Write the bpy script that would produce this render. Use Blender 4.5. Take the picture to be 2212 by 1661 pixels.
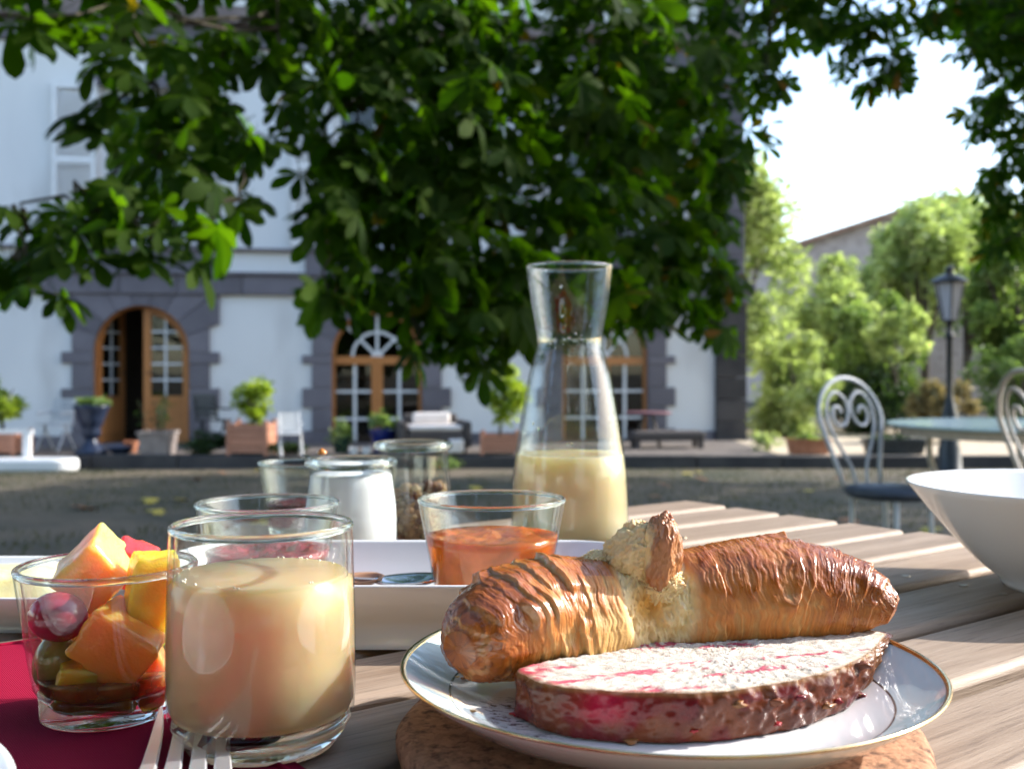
import bpy, bmesh, math, random
import numpy as np
from mathutils import Vector, Matrix

for o in list(bpy.data.objects):
    bpy.data.objects.remove(o, do_unlink=True)
SC = bpy.context.scene
C = SC.collection
R = math.radians

# ------------------------------------------------------------------ camera, sky, sun, exposure
CAM_Z = 0.8745          # lens height above the lawn by the table
TABLE_Z = CAM_Z - 0.1345
FPX, U0, V0 = 2250.0, 1106.0, 806.0
cam_d = bpy.data.cameras.new('camera')
cam = bpy.data.objects.new('camera', cam_d); C.objects.link(cam)
cam.location = (0, 0, CAM_Z); cam.rotation_euler = (R(90), 0, 0)
cam_d.sensor_width = 36.0
cam_d.lens = 36.0 * FPX / 2212.0
cam_d.shift_y = -24.5 / 2212.0
cam_d.clip_start = 0.02; cam_d.clip_end = 3000
cam_d.dof.use_dof = True
cam_d.dof.focus_distance = 0.435
cam_d.dof.aperture_fstop = 14.0
SC.camera = cam

SUN_AZ, SUN_EL = R(74), R(30)     # azimuth measured from +Y (view direction) towards +X
w = bpy.data.worlds.new('World'); SC.world = w; w.use_nodes = True
nt = w.node_tree; nt.nodes.clear()
sky = nt.nodes.new('ShaderNodeTexSky'); sky.sky_type = 'NISHITA'; sky.sun_disc = False
sky.sun_elevation = SUN_EL; sky.sun_rotation = SUN_AZ
sky.dust_density = 1.0; sky.ozone_density = 1.0
bg = nt.nodes.new('ShaderNodeBackground'); bg.inputs['Strength'].default_value = 0.15
wo = nt.nodes.new('ShaderNodeOutputWorld')
nt.links.new(sky.outputs[0], bg.inputs[0]); nt.links.new(bg.outputs[0], wo.inputs[0])

sd = bpy.data.lights.new('sun', 'SUN'); sun = bpy.data.objects.new('sun', sd); C.objects.link(sun)
sd.energy = 2.8; sd.angle = R(0.53); sd.color = (1.0, 0.955, 0.89)
SUN_DIR = Vector((math.sin(SUN_AZ)*math.cos(SUN_EL), math.cos(SUN_AZ)*math.cos(SUN_EL), math.sin(SUN_EL)))
sun.rotation_euler = (-SUN_DIR).to_track_quat('-Z', 'Y').to_euler()
sun.location = SUN_DIR * 40

SC.view_settings.view_transform = 'Standard'; SC.view_settings.look = 'None'
SC.view_settings.exposure = 1.8; SC.view_settings.gamma = 1.0
SC.render.engine = 'CYCLES'
SC.cycles.use_denoising = True
SC.cycles.max_bounces = 14; SC.cycles.transmission_bounces = 12; SC.cycles.transparent_max_bounces = 40
SC.cycles.diffuse_bounces = 4; SC.cycles.glossy_bounces = 5
SC.cycles.sample_clamp_indirect = 8.0
SC.cycles.caustics_refractive = False; SC.cycles.caustics_reflective = False

# ------------------------------------------------------------------ helpers
rnd = random.Random(7)
NP = np.random.default_rng(11)

def P(u, v, d):
    """a measured direction and its distance -> a point in the place"""
    return Vector(((u-U0)/FPX*d, d, CAM_Z-(v-V0)/FPX*d))

def smooth(me, on=True):
    me.polygons.foreach_set('use_smooth', [on]*len(me.polygons))

def obj(name, data, m=None, parent=None, loc=None, rot=None, sm=False):
    """link one mesh object; data is a mesh or (verts, faces)"""
    if isinstance(data, tuple):
        me = bpy.data.meshes.new(name)
        me.from_pydata([tuple(map(float, p)) for p in data[0]], [], [tuple(f) for f in data[1]])
        me.update()
    else:
        me = data
    if m is not None and len(me.materials) == 0:
        me.materials.append(m)
    if sm:
        smooth(me)
    o = bpy.data.objects.new(name, me); C.objects.link(o)
    if parent is not None:
        o.parent = parent
    if loc is not None:
        o.location = loc
    if rot is not None:
        o.rotation_euler = rot
    return o

def thing(name, label, cat, loc=(0, 0, 0), rotz=0.0, group=None):
    o = bpy.data.objects.new(name, None); C.objects.link(o)
    o.empty_display_size = 0.05
    o.location = loc; o.rotation_euler = (0, 0, rotz)
    tag(o, label, cat, group)
    return o

def tag(o, label, cat, group=None):
    o['label'] = label; o['category'] = cat
    if group:
        o['group'] = group
    return o

def struct(name, data, m, sm=False):
    o = obj(name, data, m, sm=sm); o['kind'] = 'structure'; return o

class MB:
    """collects verts and faces"""
    def __init__(s):
        s.v = []; s.f = []
    def add(s, v, f, M=None):
        n = len(s.v)
        if M is not None:
            v = [M @ Vector(p) for p in v]
        s.v += [tuple(p) for p in v]
        s.f += [tuple(i+n for i in q) for q in f]
        return s
    def box(s, a, b, M=None):
        (x0, y0, z0), (x1, y1, z1) = a, b
        v = [(x0,y0,z0),(x1,y0,z0),(x1,y1,z0),(x0,y1,z0),(x0,y0,z1),(x1,y0,z1),(x1,y1,z1),(x0,y1,z1)]
        return s.add(v, [(0,3,2,1),(4,5,6,7),(0,1,5,4),(1,2,6,5),(2,3,7,6),(3,0,4,7)], M)
    def tube(s, pts, r, n=8, cap=True, M=None):
        pts = [Vector(p) for p in pts]
        rr = r if isinstance(r, (list, tuple)) else [r]*len(pts)
        v = []; f = []
        prev = None
        for i, p in enumerate(pts):
            t = (pts[min(i+1, len(pts)-1)] - pts[max(i-1, 0)]).normalized()
            if prev is None:
                a = t.orthogonal().normalized()
            else:
                a = (prev - t*prev.dot(t))
                a = a.normalized() if a.length > 1e-6 else t.orthogonal().normalized()
            prev = a; b = t.cross(a)
            for k in range(n):
                q = 2*math.pi*k/n
                v.append(p + (a*math.cos(q) + b*math.sin(q))*rr[i])
        for i in range(len(pts)-1):
            for k in range(n):
                k2 = (k+1) % n
                f.append((i*n+k, i*n+k2, (i+1)*n+k2, (i+1)*n+k))
        if cap:
            f.append(tuple(range(n-1, -1, -1)))
            f.append(tuple((len(pts)-1)*n+k for k in range(n)))
        return s.add(v, f, M)
    def lathe(s, prof, n=48, M=None, closed=False):
        v = []; f = []; rings = []
        for (r, z) in prof:
            if r < 1e-7:
                rings.append([len(v)]); v.append((0, 0, z))
            else:
                rings.append(list(range(len(v), len(v)+n)))
                v += [(r*math.cos(2*math.pi*k/n), r*math.sin(2*math.pi*k/n), z) for k in range(n)]
        L = len(rings)
        for i in range(L if closed else L-1):
            a, b = rings[i], rings[(i+1) % L]
            for k in range(n):
                k2 = (k+1) % n
                if len(a) == 1 and len(b) == 1: continue
                if len(a) == 1: f.append((a[0], b[k2], b[k]))
                elif len(b) == 1: f.append((a[k], a[k2], b[0]))
                else: f.append((a[k], a[k2], b[k2], b[k]))
        return s.add(v, f, M)
    def loft(s, loops, M=None, cap0=True, cap1=True):
        n = len(loops[0]); v = [p for l in loops for p in l]; f = []
        for i in range(len(loops)-1):
            for k in range(n):
                k2 = (k+1) % n
                f.append((i*n+k, i*n+k2, (i+1)*n+k2, (i+1)*n+k))
        if cap0: f.append(tuple(range(n-1, -1, -1)))
        if cap1: f.append(tuple((len(loops)-1)*n+k for k in range(n)))
        return s.add(v, f, M)
    def prism(s, poly, y0, y1, M=None):
        """polygon in xz, extruded along y"""
        return s.loft([[(x, y0, z) for x, z in poly], [(x, y1, z) for x, z in poly]], M)
    def data(s):
        return (s.v, s.f)

def rrect(w, d, r, z, n=6, cx=0, cy=0):
    r = min(r, w*.999, d*.999); out = []
    for q, (sx, sy) in enumerate(((1,1),(-1,1),(-1,-1),(1,-1))):
        for k in range(n+1):
            a = q*math.pi/2 + k*math.pi/2/n
            out.append((cx+sx*(w-r)+r*math.cos(a), cy+sy*(d-r)+r*math.sin(a), z))
    return out

def bevel_mod(o, w=.003, seg=2):
    m = o.modifiers.new('bevel', 'BEVEL'); m.width = w; m.segments = seg; m.limit_method = 'ANGLE'; m.angle_limit = R(40)
    return o

def bevbox(a, b, w, seg=2):
    bm = bmesh.new(); mb = MB().box(a, b)
    vs = [bm.verts.new(p) for p in mb.v]
    for f in mb.f: bm.faces.new([vs[i] for i in f])
    bmesh.ops.bevel(bm, geom=bm.edges[:], offset=w, segments=seg, affect='EDGES', profile=.5)
    me = bpy.data.meshes.new('box'); bm.to_mesh(me); bm.free()
    return me

# numpy value noise ------------------------------------------------
def _h(ix, iy, iz, seed):
    n = (ix.astype(np.int64)*374761393 + iy.astype(np.int64)*668265263 + iz.astype(np.int64)*2147483647 + seed*144269504) & 0xffffffff
    n = ((n ^ (n >> 13)) * 1274126177) & 0xffffffff
    n = (n ^ (n >> 16)) & 0xffffffff
    return n / 4294967295.0
def noise(x, y=0., z=0., seed=1):
    x, y, z = np.broadcast_arrays(np.asarray(x, float), np.asarray(y, float), np.asarray(z, float))
    fx, fy, fz = np.floor(x), np.floor(y), np.floor(z)
    tx, ty, tz = x-fx, y-fy, z-fz
    tx, ty, tz = [t*t*(3-2*t) for t in (tx, ty, tz)]
    out = 0
    for dx in (0, 1):
        for dy in (0, 1):
            for dz in (0, 1):
                wgt = (tx if dx else 1-tx)*(ty if dy else 1-ty)*(tz if dz else 1-tz)
                out = out + wgt*_h(fx+dx, fy+dy, fz+dz, seed)
    return out
def fbm(x, y=0., z=0., seed=1, o=4):
    s = 0; a = .5; t = 0
    for k in range(o):
        s = s + a*noise(x*2**k, y*2**k, z*2**k, seed+k*17); t += a; a *= .55
    return s/t
def sstep(a, b, x):
    t = np.clip((x-a)/(b-a), 0, 1); return t*t*(3-2*t)
def mixc(a, b, t):
    a = np.asarray(a, float); b = np.asarray(b, float); t = np.asarray(t)[..., None]
    return a*(1-t)+b*t
def set_col(me, col, name='Col'):
    at = me.color_attributes.new(name, 'FLOAT_COLOR', 'POINT')
    c = np.ones((len(me.vertices), 4), np.float32); c[:, :col.shape[1]] = col
    at.data.foreach_set('color', c.ravel())

# ------------------------------------------------------------------ materials
def nodes(name):
    m = bpy.data.materials.new(name); m.use_nodes = True
    nt = m.node_tree; nt.nodes.clear()
    out = nt.nodes.new('ShaderNodeOutputMaterial')
    def N(t, **kw):
        n = nt.nodes.new(t)
        for k, v in kw.items():
            if k in n.inputs: n.inputs[k].default_value = v
            else: setattr(n, k, v)
        return n
    return m, nt, N, nt.links.new, out

def c4(c): return (c[0], c[1], c[2], 1)

def pmat(name, base, rough=.5, c2=None, nscale=8., namt=.5, bump=0., bscale=60., metal=0., coat=0., sss=0., srad=(.01,.004,.002),
         spec=.5, stretch=None, c3=None, n3=30., coords='Object', detail=5, rand=0., coatr=.05, ior=1.45, trans=0.):
    m, nt, N, L, out = nodes(name)
    b = N('ShaderNodeBsdfPrincipled', Roughness=rough, Metallic=metal, IOR=ior)
    b.inputs['Base Color'].default_value = c4(base)
    b.inputs['Coat Weight'].default_value = coat; b.inputs['Coat Roughness'].default_value = coatr
    b.inputs['Specular IOR Level'].default_value = spec
    b.inputs['Transmission Weight'].default_value = trans
    if sss:
        b.inputs['Subsurface Weight'].default_value = sss; b.inputs['Subsurface Radius'].default_value = srad
        b.inputs['Subsurface Scale'].default_value = 1.0
    L(b.outputs[0], out.inputs[0])
    tc = N('ShaderNodeTexCoord'); vec = tc.outputs[coords]
    if stretch:
        mp = N('ShaderNodeMapping'); mp.inputs['Scale'].default_value = stretch; L(vec, mp.inputs[0]); vec = mp.outputs[0]
    if rand:
        oi = N('ShaderNodeObjectInfo'); mu = N('ShaderNodeVectorMath', operation='SCALE')
        mu.inputs[0].default_value = (37, 51, 23); L(oi.outputs['Random'], mu.inputs['Scale'])
        ad = N('ShaderNodeVectorMath', operation='ADD'); L(vec, ad.inputs[0]); L(mu.outputs[0], ad.inputs[1]); vec = ad.outputs[0]
    col = None
    if c2 is not None:
        n = N('ShaderNodeTexNoise', Scale=nscale, Detail=detail); L(vec, n.inputs['Vector'])
        rmp = N('ShaderNodeValToRGB'); L(n.outputs[0], rmp.inputs[0])
        rmp.color_ramp.elements[0].position = .5-.5*namt*.6; rmp.color_ramp.elements[1].position = .5+.5*namt*.6
        rmp.color_ramp.elements[0].color = c4(base); rmp.color_ramp.elements[1].color = c4(c2)
        col = rmp.outputs[0]
    if c3 is not None:
        n = N('ShaderNodeTexNoise', Scale=n3, Detail=3); L(vec, n.inputs['Vector'])
        rmp = N('ShaderNodeValToRGB'); L(n.outputs[0], rmp.inputs[0])
        rmp.color_ramp.elements[0].position = .55; rmp.color_ramp.elements[1].position = .68
        mx = N('ShaderNodeMixRGB'); L(rmp.outputs[0], mx.inputs[0])
        if col is not None: L(col, mx.inputs[1])
        else: mx.inputs[1].default_value = c4(base)
        mx.inputs[2].default_value = c4(c3); col = mx.outputs[0]
    if rand and col is not None:
        hs = N('ShaderNodeHueSaturation'); L(col, hs.inputs['Color'])
        mr = N('ShaderNodeMapRange'); L(oi.outputs['Random'], mr.inputs[0]); mr.inputs[3].default_value = 1-rand; mr.inputs[4].default_value = 1+rand
        L(mr.outputs[0], hs.inputs['Value']); col = hs.outputs[0]
    if col is not None: L(col, b.inputs['Base Color'])
    if bump:
        n = N('ShaderNodeTexNoise', Scale=bscale, Detail=4); L(vec, n.inputs['Vector'])
        bp = N('ShaderNodeBump', Strength=bump, Distance=.01); L(n.outputs[0], bp.inputs['Height']); L(bp.outputs[0], b.inputs['Normal'])
    return m

def thin_glass(name, tint=(.97, .985, .98), edge=(.62, .68, .68)):
    """wall of a drinking glass: clear, reflecting more and absorbing more at grazing angles"""
    m, nt, N, L, out = nodes(name)
    lw = N('ShaderNodeLayerWeight', Blend=.5)
    p5 = N('ShaderNodeMath', operation='POWER'); L(lw.outputs['Facing'], p5.inputs[0]); p5.inputs[1].default_value = 4.0
    ma = N('ShaderNodeMath', operation='MULTIPLY_ADD'); L(p5.outputs[0], ma.inputs[0]); ma.inputs[1].default_value = .75; ma.inputs[2].default_value = .045
    p3 = N('ShaderNodeMath', operation='POWER'); L(lw.outputs['Facing'], p3.inputs[0]); p3.inputs[1].default_value = 5.0
    mc = N('ShaderNodeMixRGB'); L(p3.outputs[0], mc.inputs[0]); mc.inputs[1].default_value = c4(tint); mc.inputs[2].default_value = c4(edge)
    tr = N('ShaderNodeBsdfTransparent'); L(mc.outputs[0], tr.inputs[0])
    gl = N('ShaderNodeBsdfGlossy', Roughness=.02)
    mx = N('ShaderNodeMixShader'); L(ma.outputs[0], mx.inputs[0]); L(tr.outputs[0], mx.inputs[1]); L(gl.outputs[0], mx.inputs[2])
    L(mx.outputs[0], out.inputs[0])
    return m

def solid_glass(name, col=(.96, .98, .97)):
    m, nt, N, L, out = nodes(name)
    g = N('ShaderNodeBsdfGlass', Roughness=.0, IOR=1.48); g.inputs['Color'].default_value = c4(col)
    tr = N('ShaderNodeBsdfTransparent'); tr.inputs[0].default_value = (.9, .92, .92, 1)
    mx = N('ShaderNodeMixShader'); mx.inputs[0].default_value = .22
    L(g.outputs[0], mx.inputs[1]); L(tr.outputs[0], mx.inputs[2]); L(mx.outputs[0], out.inputs[0])
    return m

def vcol_mat(name, rough=(.35, .7), bump=.25, bscale=900., coat=.0, sss=.0, srad=(.004,.002,.001), spec=.5):
    """colour from the thing's own colour attribute, roughness from its alpha-like second attribute"""
    m, nt, N, L, out = nodes(name)
    b = N('ShaderNodeBsdfPrincipled')
    a = N('ShaderNodeVertexColor'); a.layer_name = 'Col'
    g = N('ShaderNodeVertexColor'); g.layer_name = 'Rough'
    mr = N('ShaderNodeMapRange'); L(g.outputs[0], mr.inputs[0]); mr.inputs[3].default_value = rough[0]; mr.inputs[4].default_value = rough[1]
    L(a.outputs[0], b.inputs['Base Color']); L(mr.outputs[0], b.inputs['Roughness'])
    b.inputs['Specular IOR Level'].default_value = spec
    b.inputs['Coat Weight'].default_value = coat; b.inputs['Coat Roughness'].default_value = .15
    if sss:
        b.inputs['Subsurface Weight'].default_value = sss; b.inputs['Subsurface Radius'].default_value = srad; b.inputs['Subsurface Scale'].default_value = 1.
    if bump:
        tc = N('ShaderNodeTexCoord'); n = N('ShaderNodeTexNoise', Scale=bscale, Detail=4); L(tc.outputs['Object'], n.inputs['Vector'])
        bp = N('ShaderNodeBump', Strength=bump, Distance=.001); L(n.outputs[0], bp.inputs['Height']); L(bp.outputs[0], b.inputs['Normal'])
    L(b.outputs[0], out.inputs[0])
    return m

def leaf_mat(name, c1, c2, trans=.35, rough=.45, tcol=None, c3=None, spec=.25):
    m, nt, N, L, out = nodes(name)
    geo = N('ShaderNodeNewGeometry')
    rmp = N('ShaderNodeValToRGB'); L(geo.outputs['Random Per Island'], rmp.inputs[0])
    rmp.color_ramp.elements[0].color = c4(c1); rmp.color_ramp.elements[1].color = c4(c2)
    if c3 is not None:
        e = rmp.color_ramp.elements.new(.965); e.color = c4(c2)
        rmp.color_ramp.elements[-1].color = c4(c3)
    b = N('ShaderNodeBsdfPrincipled', Roughness=rough); L(rmp.outputs[0], b.inputs['Base Color']); b.inputs['Specular IOR Level'].default_value = spec
    t = N('ShaderNodeBsdfTranslucent')
    gm = N('ShaderNodeMixRGB', blend_type='MULTIPLY'); gm.inputs[0].default_value = 1; L(rmp.outputs[0], gm.inputs[1])
    gm.inputs[2].default_value = c4(tcol or (3.2, 3.6, 1.2)); L(gm.outputs[0], t.inputs[0])
    mx = N('ShaderNodeMixShader'); mx.inputs[0].default_value = trans
    L(b.outputs[0], mx.inputs[1]); L(t.outputs[0], mx.inputs[2]); L(mx.outputs[0], out.inputs[0])
    return m

def wood_mat(name, c1, c2, c3, along=(1.2, 28, 28), rough=.6, bump=.35, rand=.12):
    m, nt, N, L, out = nodes(name)
    b = N('ShaderNodeBsdfPrincipled', Roughness=rough)
    tc = N('ShaderNodeTexCoord'); oi = N('ShaderNodeObjectInfo')
    mu = N('ShaderNodeVectorMath', operation='SCALE'); mu.inputs[0].default_value = (13, 7, 19); L(oi.outputs['Random'], mu.inputs['Scale'])
    ad = N('ShaderNodeVectorMath', operation='ADD'); L(tc.outputs['Object'], ad.inputs[0]); L(mu.outputs[0], ad.inputs[1])
    mp = N('ShaderNodeMapping'); mp.inputs['Scale'].default_value = along; L(ad.outputs[0], mp.inputs[0])
    n1 = N('ShaderNodeTexNoise', Scale=3.0, Detail=8, Roughness=.65, Distortion=.4); L(mp.outputs[0], n1.inputs['Vector'])
    n2 = N('ShaderNodeTexNoise', Scale=16.0, Detail=6, Roughness=.7); L(mp.outputs[0], n2.inputs['Vector'])
    r1 = N('ShaderNodeValToRGB'); L(n1.outputs[0], r1.inputs[0])
    r1.color_ramp.elements[0].position = .32; r1.color_ramp.elements[1].position = .68
    r1.color_ramp.elements[0].color = c4(c1); r1.color_ramp.elements[1].color = c4(c2)
    r2 = N('ShaderNodeValToRGB'); L(n2.outputs[0], r2.inputs[0]); r2.color_ramp.elements[0].position = .52; r2.color_ramp.elements[1].position = .72
    mx = N('ShaderNodeMixRGB'); L(r2.outputs[0], mx.inputs[0]); L(r1.outputs[0], mx.inputs[1]); mx.inputs[2].default_value = c4(c3)
    hs = N('ShaderNodeHueSaturation'); L(mx.outputs[0], hs.inputs['Color'])
    mr = N('ShaderNodeMapRange'); L(oi.outputs['Random'], mr.inputs[0]); mr.inputs[3].default_value = 1-rand; mr.inputs[4].default_value = 1+rand
    L(mr.outputs[0], hs.inputs['Value']); L(hs.outputs[0], b.inputs['Base Color'])
    bp = N('ShaderNodeBump', Strength=bump, Distance=.002); L(n2.outputs[0], bp.inputs['Height']); L(bp.outputs[0], b.inputs['Normal'])
    L(b.outputs[0], out.inputs[0])
    return m

GLASS = thin_glass('clear_glass')
GLASS_B = thin_glass('bluish_glass', (.95, .975, .985), (.55, .63, .68))
SOLID = solid_glass('thick_glass')
PORCELAIN = pmat('white_porcelain', (.80, .80, .80), .12, coat=.4, coatr=.04)
STEEL = pmat('cutlery_steel', (.62, .62, .63), .16, metal=1.0)
TEAK = wood_mat('weathered_teak', (.225, .152, .100), (.37, .275, .20), (.105, .062, .038))
PLASTER = pmat('white_plaster', (.76, .755, .74), .85, c2=(.66, .655, .645), nscale=1.2, namt=1.0, bump=.12, bscale=40, c3=(.60, .59, .575), n3=1.1, stretch=(1, 1, .35))
PLASTER2 = pmat('cream_plaster', (.76, .72, .66), .85, c2=(.70, .66, .6), nscale=1.2, namt=1.0, bump=.12, bscale=40)
BASALT = pmat('basalt_stone', (.118, .108, .122), .85, c2=(.185, .170, .188), nscale=2.6, namt=1.2, bump=.3, bscale=35, rand=.14)
MORTAR = pmat('mortar', (.20, .185, .18), .95, c2=(.25, .23, .225), nscale=6)
DARKSTONE = pmat('dark_kerb_stone', (.036, .034, .036), .9, c2=(.065, .06, .058), nscale=3, bump=.4, bscale=20, rand=.15)
DOORWOOD = wood_mat('varnished_door_wood', (.42, .165, .05), (.55, .23, .075), (.30, .10, .03), along=(20, 20, 1.5), rough=.35, bump=.1)
WHITEPAINT = pmat('white_paint', (.74, .74, .74), .4, c2=(.68, .68, .67), nscale=5)
PANE = thin_glass('window_glass', (.75, .78, .78), (.3, .33, .33))
INTERIOR = pmat('room_shade', (.035, .025, .02), .9, c2=(.05, .035, .03), nscale=2)  # near-black: the shade of unlit rooms is put into this colour
BLACKMETAL = pmat('black_iron', (.015, .018, .02), .4, c2=(.03, .034, .036), nscale=12)
GREYMETAL = pmat('grey_painted_iron', (.46, .47, .485), .45, c2=(.52, .53, .54), nscale=30)
CREAMMETAL = pmat('cream_painted_iron', (.60, .53, .46), .45, c2=(.52, .45, .38), nscale=30)
TERRACOTTA = pmat('terracotta', (.33, .125, .062), .85, c2=(.42, .18, .10), nscale=9, bump=.2, bscale=50)
SOIL = pmat('potting_soil', (.03, .02, .014), 1.0, c2=(.06, .04, .028), nscale=60, bump=.6, bscale=120)
CHESTNUT = leaf_mat('chestnut_leaf', (.008, .024, .002), (.032, .058, .005), .40, .7, (4.0, 5.0, .6), c3=(.13, .055, .012), spec=.08)
LIGHTLEAF = leaf_mat('sunlit_shrub_leaf', (.24, .29, .13), (.44, .48, .26), .42, .5, (1.6, 1.8, .8))
YELLEAF = leaf_mat('citrus_leaf', (.16, .24, .03), (.34, .40, .06), .45, .4, (1.7, 1.8, .7))
MIDLEAF = leaf_mat('green_shrub_leaf', (.085, .14, .045), (.24, .30, .12), .35, .5, (2.0, 2.3, .9))
DARKLEAF = leaf_mat('dark_plant_leaf', (.018, .035, .014), (.04, .07, .025), .25, .5, (2.4, 2.8, 1.0))
DRYLEAF = leaf_mat('dry_grass_leaf', (.20, .17, .08), (.32, .27, .13), .3, .7, (1.3, 1.2, .8))
BARK = pmat('chestnut_bark', (.055, .042, .032), .95, c2=(.11, .09, .07), nscale=10, bump=.8, bscale=25, stretch=(3, 3, .6))
TWIG = pmat('twig_bark', (.035, .028, .018), .9, c2=(.06, .05, .03), nscale=20)

# ================================================================== THE SETTING
def gz(x, y):
    """height of the gently falling garden"""
    y = np.asarray(y, float)
    return -0.316*np.clip((y-1.5)/11.5, 0, 1)

KERB_Y = 13.0; TERR_Z = -0.16; HOUSE_Y = 15.75

def build_ground():
    xs = np.concatenate([np.linspace(-900, -30, 8), np.linspace(-24, 24, 97), np.linspace(30, 900, 8)])
    ys = np.concatenate([np.linspace(-600, -12, 6), np.linspace(-8, 13.4, 86), np.linspace(14, 40, 14), np.linspace(60, 1500, 8)])
    X, Y = np.meshgrid(xs, ys)
    Z = gz(X, Y) + .02*(fbm(X*.7, Y*.7, seed=3)-.5)*(np.abs(X) < 25)
    nx, ny = len(xs), len(ys)
    v = np.stack([X, Y, Z], -1).reshape(-1, 3)
    f = [(j*nx+i, j*nx+i+1, (j+1)*nx+i+1, (j+1)*nx+i) for j in range(ny-1) for i in range(nx-1)]
    m, nt, N, L, out = nodes('lawn_ground')
    b = N('ShaderNodeBsdfPrincipled', Roughness=.95); L(b.outputs[0], out.inputs[0])
    tc = N('ShaderNodeTexCoord')
    n1 = N('ShaderNodeTexNoise', Scale=.55, Detail=6, Roughness=.65); L(tc.outputs['Object'], n1.inputs['Vector'])
    n2 = N('ShaderNodeTexNoise', Scale=9., Detail=5); L(tc.outputs['Object'], n2.inputs['Vector'])
    r1 = N('ShaderNodeValToRGB'); L(n1.outputs[0], r1.inputs[0])
    e = r1.color_ramp.elements
    e[0].position = .36; e[0].color = (.026, .030, .014, 1); e[1].position = .60; e[1].color = (.105, .080, .050, 1)
    r2 = N('ShaderNodeValToRGB'); L(n2.outputs[0], r2.inputs[0]); r2.color_ramp.elements[0].color = (.55, .55, .55, 1); r2.color_ramp.elements[1].color = (1.35, 1.3, 1.25, 1)
    mx = N('ShaderNodeMixRGB', blend_type='MULTIPLY'); mx.inputs[0].default_value = 1; L(r1.outputs[0], mx.inputs[1]); L(r2.outputs[0], mx.inputs[2])
    L(mx.outputs[0], b.inputs['Base Color'])
    bp = N('ShaderNodeBump', Strength=.6, Distance=.03); L(n2.outputs[0], bp.inputs['Height']); L(bp.outputs[0], b.inputs['Normal'])
    return struct('ground', (v, f), m, sm=True)
build_ground()

# terrace: a raised gravel platform in front of the house with a dark kerb of separate stones
GRAVEL = pmat('terrace_gravel', (.10, .082, .072), .95, c2=(.15, .125, .105), nscale=5, bump=.5, bscale=90)
GRAVEL2 = pmat('sandy_path', (.42, .34, .24), .95, c2=(.52, .43, .32), nscale=3, bump=.5, bscale=60)
mb = MB().box((-16, KERB_Y+.16, -.6), (3.40, HOUSE_Y+1.2, TERR_Z))
struct('terrace', mb.data(), GRAVEL)
mb = MB().box((3.405, KERB_Y+.16, -.6), (14, 19, TERR_Z-.004))
struct('path', mb.data(), GRAVEL2)
kerb = thing('kerb', 'low dark stone kerb along the front edge of the terrace', 'kerb', (0, KERB_Y, -.32))
for i in range(26):
    x0 = -13.9 + i*1.08
    mb = MB().box((x0+.006, -.0+rnd.uniform(-.012, .012), -.2), (x0+1.074, .16, .165+rnd.uniform(-.012, .012)))
    o = obj('stone', mb.data(), DARKSTONE, kerb); bevel_mod(o, .012, 2)

# ------------------------------------------------------------------ the house
TH = R(8)               # the facade turns away towards its right end
def hx(u):
    k = (u-U0)/FPX; return k*HOUSE_Y/(math.cos(TH)-k*math.sin(TH))
def hz(v): return CAM_Z-(v-V0)*15.18/FPX
house = thing('house', 'white plastered house with grey stone arches and quoins', 'house', (0, HOUSE_Y, 0), TH)
H_L, H_R = -13.5, hx(1603)
BELT0, BELT1 = hz(637), hz(588)
PLINTH = hz(936)
ARCH = [(hx(305), .668), (hx(815), .668), (hx(1309), .675), (hx(305)-3.6, .668)]
SPR = [hz(760), hz(766), hz(766), hz(760)]
def part(name, mb, m, parent=house, bev=0., sm=False):
    o = obj(name, mb.data(), m, parent, sm=sm)
    if bev: bevel_mod(o, bev, 2)
    return o

# white wall fields between the stone surrounds, ground floor
TW, TN = 1.095, 0.955      # tooth reach from the arch centre: wide and narrow
xs = sorted([a[0] for a in ARCH])
edges = [H_L] + sum([[x-TN, x+TN] for x in xs], []) + [hx(1545)]
for i in range(0, len(edges), 2):
    if edges[i+1] > edges[i]:
        part('wall', MB().box((edges[i]-.02, .03, PLINTH-.02), (edges[i+1]+.02, .35, BELT0+.05)), PLASTER)
part('wall', MB().box((H_L, .03, hz(100)), (hx(1550), .36, 6.75)), PLASTER)
# upper wall with two window openings (others lie off to the side)
WIN = [(hx(305), hx(212), hx(398)), (hx(815), hx(722), hx(908)), (hx(1309), hx(1216), hx(1402)), (hx(305)-3.6, hx(212)-3.6, hx(398)-3.6)]
WZ0, WZ1 = hz(532), hz(196)
ups = sorted(WIN)
e2 = [H_L] + sum([[a, b] for _, a, b in ups], []) + [hx(1550)]
for i in range(0, len(e2), 2):
    part('wall', MB().box((e2[i], .03, BELT1-.02), (e2[i+1], .34, WZ1)), PLASTER)
part('wall', MB().box((H_L, .031, WZ1-.001), (hx(1550), .339, hz(98))), PLASTER)
for _, a, b in ups:      # under-window stone apron and sill, lintel
    part('window_apron', MB().box((a-.42, -.012, BELT1+.002), (b+.42, .34, WZ0-.07)), BASALT)
    part('window_sill', MB().box((a-.5, -.06, WZ0-.068), (b+.5, .34, WZ0)), BASALT, bev=.01)
    part('lintel', MB().box((a-.26, -.015, WZ1), (b+.26, .33, WZ1+.20)), BASALT, bev=.008)
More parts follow.
